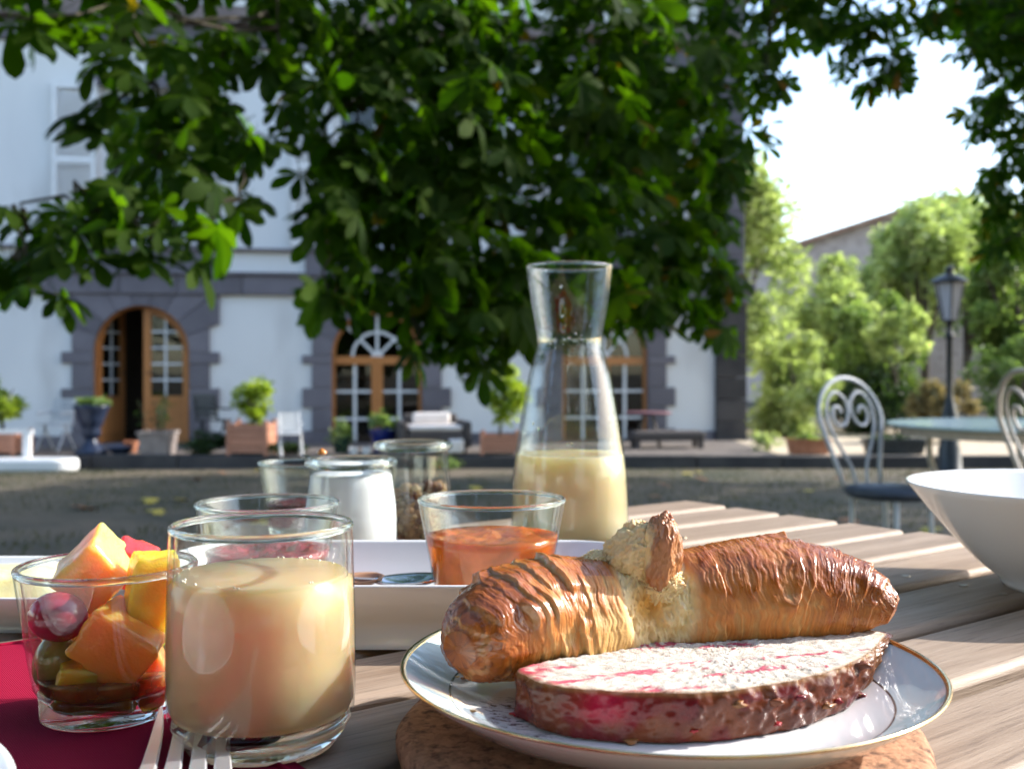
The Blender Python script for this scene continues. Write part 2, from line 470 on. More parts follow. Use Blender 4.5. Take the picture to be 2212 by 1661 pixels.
# string course moulding below the upper windows, belt course of separate stones
part('string_course', MB().box((H_L, -.05, hz(542)-.002), (H_R+.02, .029, hz(536))), BASALT)
x = H_L; i = 0
while x < H_R-.35:
    wd = rnd.uniform(.72, 1.0); x1 = min(x+wd, H_R-.44)
    if x1-x > .1:
        part('stone', MB().box((x+.006, -.045, BELT0), (x1-.006, .34, BELT1-.055)), BASALT, bev=.008)
    x = x1+.0001; i += 1
    if x >= H_R-.45: break
part('belt_moulding', MB().box((H_L, -.085, BELT1-.054), (H_R-.43, .33, BELT1)), BASALT, bev=.012)
part('mortar_bed', MB().box((H_L, -.02, BELT0-.001), (H_R-.43, .30, BELT1-.05)), MORTAR)
# plinth stones
x = H_L
while x < H_R-.45:
    x1 = min(x+rnd.uniform(.8, 1.1), H_R-.44)
    ok = True
    for (cx, r) in ARCH:
        if x1 > cx-TN and x < cx+TN: ok = False
    if not ok:      # trim to the white fields
        for (cx, r) in ARCH:
            if x < cx-TN < x1: part('stone', MB().box((x+.005, -.02, TERR_Z-.1), (cx-TN-.005, .34, PLINTH-.022)), BASALT, bev=.008)
            if x < cx+TN < x1: part('stone', MB().box((cx+TN+.005, -.02, TERR_Z-.1), (x1-.005, .34, PLINTH-.022)), BASALT, bev=.008)
    else:
        part('stone', MB().box((x+.005, -.02, TERR_Z-.1), (x1-.005, .34, PLINTH-.022)), BASALT, bev=.008)
    x = x1
# corner pilaster at the right end, blocks with a moulded cap
z = TERR_Z-.05
CXL, CXR = hx(1545), H_R
k = 0
while z < hz(648)-.05:
    z1 = min(z+.34, hz(648))
    part('stone', MB().box((CXL, -.08, z+.004), (CXR+.05, .42, z1-.004)), DARKSTONE, bev=.01); z = z1
part('pilaster_cap', MB().box((CXL-.05, -.14, hz(646)), (CXR+.11, .47, hz(622))), BASALT, bev=.012)
part('pilaster_cap', MB().box((CXL-.10, -.20, hz(621)), (CXR+.16, .5, hz(600))), BASALT, bev=.012)
part('pilaster_cap', MB().box((CXL-.04, -.12, hz(599)), (CXR+.08, .45, hz(588))), BASALT, bev=.008)
z = hz(587); 
while z < 6.7:
    part('stone', MB().box((hx(1555), -.06, z+.004), (CXR+.02, .42, z+.346)), BASALT, bev=.01); z += .35
part('eaves_band', MB().box((H_L, -.05, hz(105)), (H_R+.05, .36, hz(62))), BASALT, bev=.01)
part('eaves_cornice', MB().box((H_L, -.20, hz(60)), (H_R+.2, .36, hz(22))), pmat('cornice_stone', (.15, .12, .115), .9, c2=(.2, .16, .15), nscale=4), bev=.02)
# side and back walls, roof
part('wall', MB().box((H_R-.40, .43, TERR_Z-.1), (H_R-.02, 10, 6.7)), PLASTER2)
part('wall', MB().box((H_L, 9.7, TERR_Z-.1), (H_R-.41, 10, 6.7)), PLASTER2)
ROOF = pmat('slate_roof', (.07, .07, .08), .7, c2=(.10, .10, .11), nscale=20)
rf = MB(); e = .25
rf.add([(H_L-e, -e, 6.76), (H_R+e, -e, 6.76), (H_R+e, 10+e, 6.76), (H_L-e, 10+e, 6.76), (H_L+4, 5, 8.0), (H_R-5, 5, 8.0)],
       [(0,1,5,4), (1,2,5), (2,3,4,5), (3,0,4), (0,3,2,1)])
part('roof', rf, ROOF)
# near-black sheet and ceiling behind the glass: unlit rooms' shade put in colour
part('room_backing', MB().box((H_L+.1, 4.2, TERR_Z-.05), (H_R-.45, 4.25, 6.6)), INTERIOR)
part('floor', MB().box((H_L+.1, .36, TERR_Z-.05), (H_R-.45, 4.19, TERR_Z+.02)), pmat('room_floor', (.08, .045, .028), .6))
part('ceiling', MB().box((H_L+.1, .36, BELT1-.05), (H_R-.45, 4.19, BELT1+.05)), INTERIOR)

def surround(cx, r, spr):
    """toothed jamb stones and voussoirs round one arched opening"""
    zt = BELT0-.004
    courses = [TERR_Z-.08]
    hs = [.27, .33, .30, .35, .30, .34, .30, .34, .30, .34]
    tops = []
    z = TERR_Z-.08
    for h in hs:
        if z+h > spr-.12: h = spr-z
        tops.append((z, z+h)); z += h
        if z >= spr-1e-6: break
    for i, (a, b) in enumerate(tops):
        t = TW if i % 2 == 0 else TN
        for s in (-1, 1):
            x0, x1 = sorted((cx+s*r, cx+s*t))
            part('stone', MB().box((x0, -.012+rnd.uniform(-.004, .004), a+.005), (x1, .30, b-.005)), BASALT, bev=.006)
    # voussoirs: wedges between the arch and the rectangle up to the belt
    n = 9; par = len(tops)
    for i in range(n):
        a0, a1 = math.pi*i/n+.006, math.pi*(i+1)/n-.006
        t = TW if (min(i, n-1-i)+par) % 2 == 0 else TN
        def outer(a):
            c, s = math.cos(a), math.sin(a)
            k = min((t-.003)/abs(c) if abs(c) > 1e-6 else 9e9, (zt-spr)/s if s > 1e-6 else 9e9)
            return (cx+k*c, spr+k*s)
        inn = [(cx+r*math.cos(a0+(a1-a0)*q/4), spr+r*math.sin(a0+(a1-a0)*q/4)) for q in range(5)]
        o0, o1 = outer(a0), outer(a1)
        pts = [o0]
        ca = math.atan2(zt-spr, t-.003)
        for cc in (ca, math.pi-ca):
            if a0 < cc < a1: pts.append((cx+math.copysign(t-.003, math.cos(cc)), zt))
        pts.append(o1)
        poly = pts + inn[::-1]
        part('stone', MB().prism(poly, -.012+rnd.uniform(-.004, .004), .30), BASALT)
    # mortar behind the stones, in strips that leave the opening free
    m = MB()
    for s in (-1, 1):
        x0, x1 = sorted((cx+s*(r+.012), cx+s*(TN-.01)))
        m.box((x0, .02, TERR_Z-.08), (x1, .28, spr))
    na = 24
    for i in range(na):
        a0, a1 = math.pi*i/na, math.pi*(i+1)/na
        rr = r+.012
        x0, x1 = cx+rr*math.cos(a1), cx+rr*math.cos(a0)
        zz = spr+rr*max(math.sin(a0), math.sin(a1))
        m.box((x0, .02, zz), (x1, .28, zt))
    for s in (-1, 1):
        x0, x1 = sorted((cx+s*(r+.012), cx+s*(TN-.01)))
        m.box((x0, .021, spr), (x1, .279, zt))
    part('mortar_bed', m, MORTAR)

for (cx, r), sp in zip(ARCH, SPR):
    surround(cx, r, sp)

def arc_band(cx, cz, r0, r1, a0, a1, y0, y1, n=20):
    mb = MB(); loops = []
    for i in range(n+1):
        a = a0+(a1-a0)*i/n; c, s = math.cos(a), math.sin(a)
        loops.append([(cx+r0*c, y0, cz+r0*s), (cx+r1*c, y0, cz+r1*s), (cx+r1*c, y1, cz+r1*s), (cx+r0*c, y1, cz+r0*s)])
    return mb.loft(loops)

def pane_poly(x0, x1, z0, z1, r, spr):
    """rectangle clipped by the arch of radius r about (0, spr)"""
    pts = [(x0, z0), (x1, z0)]
    for i in range(9):
        x = x1+(x0-x1)*i/8
        top = spr+math.sqrt(max(r*r-x*x, 0)) if abs(x) < r else spr
        pts.append((x, max(z0+.01, min(z1, top))))
    return pts

def door_leaf(name, parent, loc, rotz, side, r, spr, label=None):
    """one leaf of the arched door; local x runs from the hinge edge (0) to the meeting stile"""
    root = bpy.data.objects.new(name, None); C.objects.link(root); root.parent = parent
    root.location = loc; root.rotation_euler = (0, 0, rotz)
    s = side
    z0 = TERR_Z+.02; zb = z0+.68
    def X(q): return s*(q)                  # q measured from the hinge
    # local arch centre at q = r
    fr = MB()
    ac = s*r
    fr.box(tuple(sorted((X(0.02), X(.09)))[:1])+(-.025, z0), tuple(sorted((X(0.02), X(.09)))[1:])+(.025, spr))
    a0, a1 = (math.pi/2, math.pi) if s > 0 else (0, math.pi/2)
    o1 = obj('stile', fr.data(), DOORWOOD, root)
    obj('arch_rail', arc_band(ac, spr, r-.09, r-.02, a0, a1, -.025, .025).data(), DOORWOOD, root)
    xa, xb = sorted((X(r-.11), X(r-.005)))
    obj('meeting_stile', MB().box((xa, -.028, z0), (xb, .028, spr+r-.03)).data(), DOORWOOD, root)
    xa, xb = sorted((X(.085), X(r-.10)))
    obj('lower_panel', MB().box((xa, -.012, z0), (xb, .012, zb-.06)).data(), DOORWOOD, root)
    obj('mid_rail', MB().box((xa, -.026, zb-.06), (xb, .026, zb)).data(), DOORWOOD, root)
    obj('bottom_rail', MB().box((xa, -.026, z0+.001), (xb, .026, z0+.14)).data(), DOORWOOD, root)
    # 2 x 5 panes with glazing bars
    q0, q1 = .09, r-.11; qm = (q0+q1)/2+.02
    zs = [zb+i*(spr+r-.12-zb)/5 for i in range(6)]
    for i in range(5):
        for a, b in ((q0, qm), (qm, q1)):
            lo, hi = zs[i], zs[i+1]
            poly = [(X(q), z) for q, z in [(p+r, zz) for p, zz in pane_poly(a-r, b-r, lo, hi, r-.07, spr)]]
            if max(z for _, z in poly)-lo < .03: continue
            if s < 0: poly = poly[::-1]
            obj('pane', MB().prism(poly, -.004, .004).data(), PANE, root)
        if i:
            z = zs[i]
            half = math.sqrt(max((r-.08)**2-max(z-spr, 0)**2, 0)) if z > spr else r-.08
            qa = max(q0, r-half)
            xa, xb = sorted((X(qa), X(q1)))
            obj('glazing_bar', MB().box((xa, -.013, z-.014), (xb, .013, z+.014)).data(), WHITEPAINT, root)
    dq = r-qm
    ztop = spr+math.sqrt((r-.08)**2-dq*dq)
    xa, xb = sorted((X(qm-.014), X(qm+.014)))
    obj('glazing_bar', MB().box((xa, -.0125, zb), (xb, .0125, ztop)).data(), WHITEPAINT, root)
    hk = MB().tube([(X(r-.06), -.03, z0+1.02), (X(r-.06), -.075, z0+1.02), (X(r-.16), -.08, z0+1.02)], .011, 8)
    obj('handle', hk.data(), BLACKMETAL, root)
    return root

(cx, r) = ARCH[0]
door_frame = obj('door_frame', arc_band(cx, SPR[0], r-.03, r+.005, 0, math.pi, .10, .22).data(), DOORWOOD, house)
for s in (-1, 1):
    xa, xb = sorted((cx+s*(r-.03), cx+s*(r+.005)))
    obj('door_post', MB().box((xa, .10, TERR_Z), (xb, .22, SPR[0])).data(), DOORWOOD, house)
lf = door_leaf('door_leaf', house, (cx+r-.02, .16, 0), 0, -1, r-.02, SPR[0])
lf2 = door_leaf('door_leaf', house, (cx-r+.02, .16, 0), R(68), 1, r-.02, SPR[0])
part('doorstep', MB().box((cx-.8, -.22, TERR_Z-.05), (cx+.8, .3, TERR_Z+.015)), BASALT, bev=.01)

def arched_window(cx, r, spr):
    root = bpy.data.objects.new('arched_window', None); C.objects.link(root); root.parent = house
    root.location = (cx, .15, 0)
    z0 = TERR_Z+.02
    obj('arch_frame', arc_band(0, spr, r-.055, r+.005, 0, math.pi, -.04, .04).data(), DOORWOOD, root)
    for s in (-1, 1):
        xa, xb = sorted((s*(r-.055), s*(r+.005)))
        obj('jamb', MB().box((xa, -.04, z0), (xb, .04, spr)).data(), DOORWOOD, root)
    obj('transom', MB().box((-r+.056, -.045, spr-.14), (r-.056, .045, spr-.02)).data(), DOORWOOD, root)
    obj('mullion', MB().box((-.085, -.042, z0), (.085, .042, spr-.141)).data(), DOORWOOD, root)
    # fanlight: half ring and three spokes
    for a in (45, 90, 135):
        a0 = R(a)
        d = Vector((math.cos(a0), 0, math.sin(a0))); n = Vector((-d.z, 0, d.x))
        q = .022
        poly = [tuple((d*.06+n*q)[i] for i in (0, 2)), tuple((d*.06-n*q)[i] for i in (0, 2)), tuple((d*(r-.05)-n*q)[i] for i in (0, 2)), tuple((d*(r-.05)+n*q)[i] for i in (0, 2))]
        obj('fanlight_bar', MB().prism([(x, z+spr-.02) for x, z in poly], -.016, .016).data(), WHITEPAINT, root)
    obj('fanlight_ring', arc_band(0, spr-.02, .34, .385, 0, math.pi, -.018, .018).data(), WHITEPAINT, root)
    obj('fanlight_hub', arc_band(0, spr-.02, .0, .09, 0, math.pi, -.02, .02, 10).data(), WHITEPAINT, root)
    bounds = [0, 45, 90, 135, 180]
    for a0, a1 in zip(bounds[:-1], bounds[1:]):
        for ra, rb in ((.08, .36), (.36, r-.04)):
            obj('pane', arc_band(0, spr-.02, ra, rb, R(a0), R(a1), -.004, .004, 6).data(), PANE, root)
    zs = [z0, z0+.30, z0+.30+(spr-.14-z0-.30)/2, spr-.14]
    zs = [z0+.02, z0+.33, z0+.74, spr-.14]
    for s in (-1, 1):
        xa, xm, xb = .085, .33, r-.056
        for i in range(3):
            for a, b in ((xa, xm), (xm, xb)):
                x0, x1 = sorted((s*a, s*b))
                obj('pane', MB().box((x0, -.004, zs[i]), (x1, .004, zs[i+1])).data(), PANE, root)
            if i:
                x0, x1 = sorted((s*xa, s*xb))
                obj('glazing_bar', MB().box((x0, -.014, zs[i]-.02), (x1, .014, zs[i]+.02)).data(), WHITEPAINT, root)
        x0, x1 = sorted((s*(xm-.024), s*(xm+.024)))
        obj('glazing_bar', MB().box((x0, -.015, z0), (x1, .015, spr-.14)).data(), WHITEPAINT, root)
    return root
arched_window(*ARCH[1], SPR[1]); arched_window(*ARCH[2], SPR[2]); arched_window(*ARCH[3], SPR[3])

# upper windows with open white shutters
for c, a, b in WIN:
    root = bpy.data.objects.new('upper_window', None); C.objects.link(root); root.parent = house; root.location = (c, .2, 0)
    hw = (b-a)/2
    for s in (-1, 1):
        x0, x1 = sorted((s*(hw-.09), s*(hw-.005)))
        obj('frame_stile', MB().box((x0, -.04, WZ0), (x1, .04, WZ1-.002)).data(), WHITEPAINT, root)
        obj('pane', MB().box((min(0, s*hw)+(.03 if s > 0 else .09), -.004, WZ0+.07), (max(0, s*hw)-(.09 if s > 0 else .03), .004, WZ1-.08)).data(), PANE, root)
    obj('frame_rail', MB().box((-hw+.091, -.04, WZ1-.09), (hw-.091, .04, WZ1-.002)).data(), WHITEPAINT, root)
    obj('frame_rail', MB().box((-hw+.091, -.04, WZ0+.001), (hw-.091, .04, WZ0+.08)).data(), WHITEPAINT, root)
    obj('centre_stile', MB().box((-.05, -.045, WZ0+.081), (.05, .045, WZ1-.091)).data(), WHITEPAINT, root)
    for s in (-1, 1):
        sh = bpy.data.objects.new('shutter', None); C.objects.link(sh); sh.parent = house
        sx = c+s*(hw+.30+.02); sh.location = (sx, -.03, 0)
        fr = MB()
        fr.box((-.295, -.03, WZ0+.01), (-.235, .0, WZ1+.06)); fr.box((.235, -.03, WZ0+.01), (.295, .0, WZ1+.06))
        for zz in (WZ0+.01, (WZ0+WZ1)/2, WZ1-.06):
            fr.box((-.234, -.029, zz), (.234, -.001, zz+.11))
        obj('shutter_frame', fr.data(), WHITEPAINT, sh)
        for k in range(28):
            zz = WZ0+.13+k*(WZ1-WZ0-.2)/28
            M = Matrix.Translation((0, -.012, zz)) @ Matrix.Rotation(R(35), 4, 'X')
            obj('slat', MB().box((-.233, -.018, -.004), (.233, .018, .004), M).data(), WHITEPAINT, sh)

# ================================================================== PLANTS
def fast_mesh(name, V, F):
    """V (n,3) array, F (m,k) array of equal-size faces"""
    me = bpy.data.meshes.new(name)
    V = np.asarray(V, np.float32); F = np.asarray(F, np.int32); k = F.shape[1]
    me.vertices.add(len(V)); me.vertices.foreach_set('co', V.ravel())
    me.loops.add(F.size); me.loops.foreach_set('vertex_index', F.ravel())
    me.polygons.add(len(F)); me.polygons.foreach_set('loop_start', np.arange(0, F.size, k, dtype=np.int32))
    me.update(calc_edges=True)
    return me

def rot_mats(n, g, tilt=.6):
    """random leaf frames: normal leans away from straight up by about tilt"""
    yaw = g.uniform(0, 2*np.pi, n)
    t = np.abs(g.normal(0, tilt, n)); az = g.uniform(0, 2*np.pi, n)
    nz = np.stack([np.sin(t)*np.cos(az), np.sin(t)*np.sin(az), np.cos(t)], -1)
    d = np.stack([np.cos(yaw), np.sin(yaw), 0*yaw], -1)
    d = d - nz*(d*nz).sum(-1, keepdims=True); d /= np.linalg.norm(d, axis=-1, keepdims=True)+1e-9
    s = np.cross(nz, d)
    return np.stack([d, s, nz], -1)      # columns: along, across, normal

def leaf_cloud(pts, size, g, tilt=.8, wid=.45, fold=.25):
    """one small folded leaf at each point"""
    n = len(pts); M = rot_mats(n, g, tilt); s = size*g.uniform(.6, 1.3, n)
    base = np.array([[0, 0, 0], [.5, wid*.5, fold*.25], [1, 0, -.08], [.5, -wid*.5, fold*.25]])
    loc = base[None]*s[:, None, None]
    V = pts[:, None, :] + np.einsum('nij,nkj->nki', M, loc)
    idx = np.arange(n)[:, None]*4
    F = np.concatenate([idx+np.array([0, 1, 2]), idx+np.array([0, 2, 3])], 0)
    return V.reshape(-1, 3), F

def blob_points(n, c, rad, g, shell=.55, lumps=9, lump_r=.45):
    """points clustered in clumps spread through an ellipsoid: uneven outline with gaps"""
    cs = []
    while len(cs) < lumps:
        p = g.uniform(-1, 1, 3)
        if .25 < np.linalg.norm(p) < 1: cs.append(p)
    cs = np.array(cs); k = g.integers(0, lumps, n)
    d = g.normal(0, 1, (n, 3)); d /= np.linalg.norm(d, axis=1, keepdims=True)
    r = lump_r*g.uniform(.6, 1.25, lumps)[k]*(g.uniform(0, 1, n)**.4)
    p = cs[k]*.8 + d*r[:, None]
    return np.asarray(c)+p*np.asarray(rad)

def shrub(name, label, cat, base, c, rad, n, size, m, seed, trunk_r=.05, group=None, lumps=14, lump_r=.42, tilt=.9, branches=5):
    g = np.random.default_rng(seed)
    root = thing(name, label, cat, base, 0, group)
    b = Vector(base); cc = Vector(c)-b
    pts = blob_points(int(n*.8), cc, rad, g, lumps=int(lumps*1.7), lump_r=lump_r*.66)
    size *= 1.3
    low = -.02
    pts[:, 2] = np.maximum(pts[:, 2], low+.06*g.uniform(0, 1, len(pts)))
    V, F = leaf_cloud(pts, size, g, tilt)
    o = obj('crown', fast_mesh('crown', V, F), m, root); o['kind'] = 'stuff'
    tb = MB()
    top = cc + Vector((0, 0, rad[2]*.2))
    mid = Vector((cc.x*.4+g.uniform(-.05, .05), cc.y*.4, cc.z*.5))
    tb.tube([(0, 0, -.05), mid, top], [trunk_r, trunk_r*.8, trunk_r*.35], 8)
    for k in range(branches):
        a = g.uniform(0, 6.28); q = cc+Vector((math.cos(a)*rad[0]*.6, math.sin(a)*rad[1]*.6, rad[2]*g.uniform(-.2, .6)))
        if q.z < .1: q.z = .1+g.uniform(0, .2)
        tb.tube([mid*g.uniform(.5, 1.0), (mid+q)*.5+Vector((0, 0, .05)), q], [trunk_r*.5, trunk_r*.35, trunk_r*.12], 6)
    obj('trunk', tb.data(), BARK, root, sm=True)
    return root

# ---- shrubs and trees beyond the terrace
def far_shrub(u0, u1, v0, v1, d, m, n, size, seed, name, label, cat='shrub', depth=None, **kw):
    c = P((u0+u1)/2, (v0+v1)/2, d); rx = (u1-u0)/2/FPX*d; rz = (v1-v0)/2/FPX*d
    zg = TERR_Z-.01 if d < 19 else float(gz(0, d))
    return shrub(name, label, cat, (c.x, c.y, zg), c, (rx, depth or rx*.9, rz), n, size, m, seed, **kw)

SHB = 'shrubs and trees beyond the terrace'
far_shrub(1410, 1752, 300, 860, 20.5, LIGHTLEAF, 12000, .17, 21, 'corner_tree', 'pale green tree rising from behind the house corner', 'tree', trunk_r=.09, group=SHB, lumps=22, lump_r=.42)
far_shrub(1596, 1835, 690, 985, 17.2, LIGHTLEAF, 8000, .10, 22, 'feathery_shrub', 'low feathery pale green shrub at the foot of the house corner', 'shrub', trunk_r=.04, group=SHB, lumps=22, lump_r=.33)
far_shrub(1785, 2015, 580, 945, 19, MIDLEAF, 8500, .11, 23, 'round_shrub', 'mid green broadleaf shrub with dark gaps behind the grey scroll chair', 'shrub', group=SHB, lumps=18, lump_r=.36)
far_shrub(1860, 2010, 640, 800, 17.9, LIGHTLEAF, 1500, .12, 24, 'arching_shrub', 'bright arching branch of pale leaves in front of the dark shrub', 'shrub', depth=.5, group=SHB, lumps=10, lump_r=.35, trunk_r=.025)
far_shrub(1865, 2130, 415, 720, 25, LIGHTLEAF, 9000, .20, 25, 'spreading_tree', 'pale green spreading tree in front of the stone barn', 'tree', trunk_r=.12, group=SHB, lumps=34, lump_r=.34)
far_shrub(2065, 2330, 470, 820, 22, MIDLEAF, 9500, .15, 26, 'leafy_tree', 'mid green leafy tree right behind the garden lamp', 'tree', trunk_r=.11, group=SHB, lumps=22, lump_r=.34)
far_shrub(2090, 2330, 690, 960, 17.5, MIDLEAF, 5000, .10, 27, 'dense_shrub', 'dense dark green shrub behind the round garden table', 'shrub', group=SHB, lumps=18, lump_r=.36)
far_shrub(1960, 2110, 800, 965, 15.6, DRYLEAF, 3500, .10, 28, 'dry_shrub', 'straw coloured dry shrub at the foot of the garden lamp', 'shrub', group=SHB, lumps=16, lump_r=.34, trunk_r=.025)
far_shrub(1770, 1990, 780, 960, 18.0, DARKLEAF, 3500, .10, 29, 'shady_shrub', 'low dark shrub beneath the broadleaf shrub', 'shrub', group=SHB, lumps=16, lump_r=.36)
far_shrub(2330, 2640, 380, 960, 19, MIDLEAF, 6500, .13, 30, 'side_shrub', 'tall mid green shrub past the leafy tree', 'shrub', group=SHB, lumps=24, lump_r=.34, trunk_r=.1)
far_shrub(2000, 2560, 430, 860, 33, MIDLEAF, 7000, .24, 31, 'distant_tree', 'broad distant tree closing the view past the barn', 'tree', group=SHB, lumps=26, lump_r=.32, trunk_r=.2)
far_shrub(1690, 1930, 545, 870, 23, LIGHTLEAF, 9000, .18, 32, 'hedge_bush', 'wide green bush at the foot of the stone barn', 'shrub', group=SHB, lumps=22, lump_r=.34)

far_shrub(1850, 2080, 500, 760, 29, LIGHTLEAF, 6500, .24, 33, 'barn_bush', 'tall pale bush hiding the lower wall of the stone barn', 'shrub', group=SHB, lumps=20, lump_r=.4)
far_shrub(1750, 1900, 600, 800, 21.5, LIGHTLEAF, 5000, .16, 34, 'pale_bush', 'pale feathery bush between the corner tree and the broadleaf shrub', 'shrub', group=SHB, lumps=14, lump_r=.42)
far_shrub(1930, 2250, 405, 680, 30, LIGHTLEAF, 9000, .24, 35, 'tall_pale_tree', 'tall pale tree standing in front of the barn ridge', 'tree', group=SHB, lumps=22, lump_r=.44, trunk_r=.14)
GT = 'unseen trees added behind the table to cut skylight'  # out of view, added to darken the sky fill on the table
for k_, (x_, y_, w_, h_, lab_) in enumerate(((-3.2, -3.4, 2.6, 3.4, 'broad unseen tree added behind the table to cut skylight, chestnut side'), (.4, -3.8, 2.6, 3.8, 'tall unseen tree added straight behind the table to cut skylight'), (4.6, -3.6, 2.4, 3.2, 'leafy unseen tree added behind the table to cut skylight, lamp side'), (-8.5, -2.0, 2.4, 3.6, 'unseen tree added past the chestnut trunk to cut skylight'))):
    shrub('sky_block_tree', lab_, 'tree', (x_, y_, 0), (x_, y_, h_*.95), (w_, 1.6, h_*.95), 7500, .42, DARKLEAF, 300+k_, trunk_r=.16, group=GT, lumps=34, lump_r=.34)

# ---- stone barn with a low gable beyond the shrubs
bd = 38.0
barn = thing('barn', 'pinkish grey stone barn with a low pitched gable roof', 'barn', (0, bd, 0))
BARNW = pmat('barn_rubble_stone', (.40, .32, .285), .95, c2=(.50, .41, .37), nscale=1.6, bump=.5, bscale=6, c3=(.30, .24, .21), n3=4)
p0 = P(1700, 541, bd); p1 = P(2040, 432, bd); p2 = P(2380, 541, bd); zb = -.5
obj('wall', MB().prism([(p0.x, zb), (p2.x, zb), (p2.x, p2.z), (p1.x, p1.z), (p0.x, p0.z)], 0, 9).data(), BARNW, barn)
TILE = pmat('barn_roof_tile', (.30, .16, .11), .9, c2=(.38, .24, .17), nscale=3)
for a, b in ((p0, p1), (p1, p2)):
    d = (b-a); d.y = 0; n = Vector((-d.z, 0, d.x)).normalized()*.16
    e = d.normalized()*.35
    A = a - (e if a is p0 else e*0); B = b + (e if b is p2 else e*0)
    obj('roof_slope', MB().prism([(A.x, A.z+.02), (B.x, B.z+.02), (B.x+n.x*1, B.z+n.z+.02), (A.x+n.x, A.z+n.z+.02)], -.4, 9.4).data(), TILE, barn)

# ---- horse chestnut: palmate leaves
def palmate(seed, nl=None):
    """one compound leaf: stalk and 5-7 drooping obovate leaflets; unit length about 1"""
    g = random.Random(seed); n = nl or g.choice((5, 6, 7, 7))
    V = []; F = []
    for i in range(n):
        q = (i/(n-1)-.5)*2
        ang = q*R(112); Ln = (1.0-.42*abs(q)**1.5)*g.uniform(.9, 1.08)
        w = .40*Ln*g.uniform(.85, 1.12); dr = g.uniform(.18, .5); tw = g.uniform(-.25, .25)
        d = Vector((math.cos(ang), math.sin(ang), 0)); s = Vector((-d.y, d.x, 0))
        ts = (0.0, .22, .48, .72, .90, 1.0); ws = (0, .36, .78, 1.0, .66, 0)
        mids = []; 
        b0 = len(V)
        for t, ww in zip(ts, ws):
            m = d*(t*Ln*(1-.12*dr*t)) + Vector((0, 0, -dr*Ln*t*t*.8))
            V.append(m)
            if ww:
                V.append(m + s*(w*.5*ww) + Vector((0, 0, .07*w*ww + tw*w*.5*ww)))
                V.append(m - s*(w*.5*ww) + Vector((0, 0, .07*w*ww - tw*w*.5*ww)))
        # indices: 0 | 1 2 3 | 4 5 6 | 7 8 9 | 10 11 12 | 13
        rows = [(b0,), (b0+1, b0+2, b0+3), (b0+4, b0+5, b0+6), (b0+7, b0+8, b0+9), (b0+10, b0+11, b0+12), (b0+13,)]
        for a, b in zip(rows[:-1], rows[1:]):
            if len(a) == 1:
                F += [(a[0], b[0], b[1]), (a[0], b[2], b[0])]
            elif len(b) == 1:
                F += [(a[0], b[0], a[1]), (a[0], a[2], b[0])]
            else:
                F += [(a[0], b[0], b[1]), (a[0], b[1], a[1]), (a[0], a[2], b[2]), (a[0], b[2], b[0])]
    # stalk
    k = len(V)
    V += [Vector((0, .012, 0)), Vector((0, -.012, 0)), Vector((-.55, -.010, .12)), Vector((-.55, .010, .12))]
    F += [(k, k+1, k+2), (k, k+2, k+3)]
    return np.array([tuple(p) for p in V]), np.array(F)
LEAVES = [palmate(s, n) for s, n in ((1, 7), (2, 5), (3, 7), (4, 6), (5, 7), (6, 5))]

def tree_leaves(clumps, seed, size):
    """clumps: (u, v, d, ru, rv, rd, n): returns positions, frames and sizes of compound leaves"""
    g = np.random.default_rng(seed); PT = []; MM = []; SS = []
    for (u, v, d, ru, rv, rd, n) in clumps:
        c = np.array(P(u, v, d)); rad = np.array([ru/FPX*d, rd, rv/FPX*d])
        q = g.normal(0, 1, (n, 3)); q /= np.linalg.norm(q, axis=1, keepdims=True)
        p = c + q*(g.uniform(0, 1, (n, 1))**.42)*rad
        yaw = g.uniform(0, 2*np.pi, n)
        out = q.copy(); out[:, 2] *= .3
        dirv = np.stack([np.cos(yaw), np.sin(yaw), np.zeros(n)], -1)*.8 + out*.9
        dirv[:, 2] -= g.uniform(.25, 1.1, n)              # leaves hang
        dirv /= np.linalg.norm(dirv, axis=1, keepdims=True)
        up = np.stack([g.normal(0, .45, n), g.normal(0, .45, n), np.ones(n)], -1)
        nz = up - dirv*(up*dirv).sum(1, keepdims=True); nz /= np.linalg.norm(nz, axis=1, keepdims=True)
        s = np.cross(nz, dirv)
        PT.append(p); MM.append(np.stack([dirv, s, nz], -1)); SS.append(size*g.uniform(.7, 1.2, n))
    return np.concatenate(PT), np.concatenate(MM), np.concatenate(SS)

def joined_leaves(pt, M, S, g):
    Vs = []; Fs = []; off = 0
    var = g.integers(0, len(LEAVES), len(pt))
    for k, (lv, lf) in enumerate(LEAVES):
        ii = np.where(var == k)[0]
        if not len(ii): continue
        v = pt[ii][:, None, :] + np.einsum('nij,kj->nki', M[ii], lv)*S[ii][:, None, None]
        f = lf[None]+(np.arange(len(ii))*len(lv))[:, None, None]+off
        Vs.append(v.reshape(-1, 3)); Fs.append(f.reshape(-1, 3)); off += len(ii)*len(lv)
    return np.concatenate(Vs), np.concatenate(Fs)

def limb_path(a, b, sag=.25, n=7, jit=.06, g=rnd):
    a = Vector(a); b = Vector(b); out = []
    for i in range(n):
        t = i/(n-1); p = a.lerp(b, t); p.z += sag*math.sin(math.pi*t)
        if 0 < i < n-1: p += Vector((g.uniform(-jit, jit), g.uniform(-jit, jit), g.uniform(-jit, jit)))
        out.append(p)
    return out

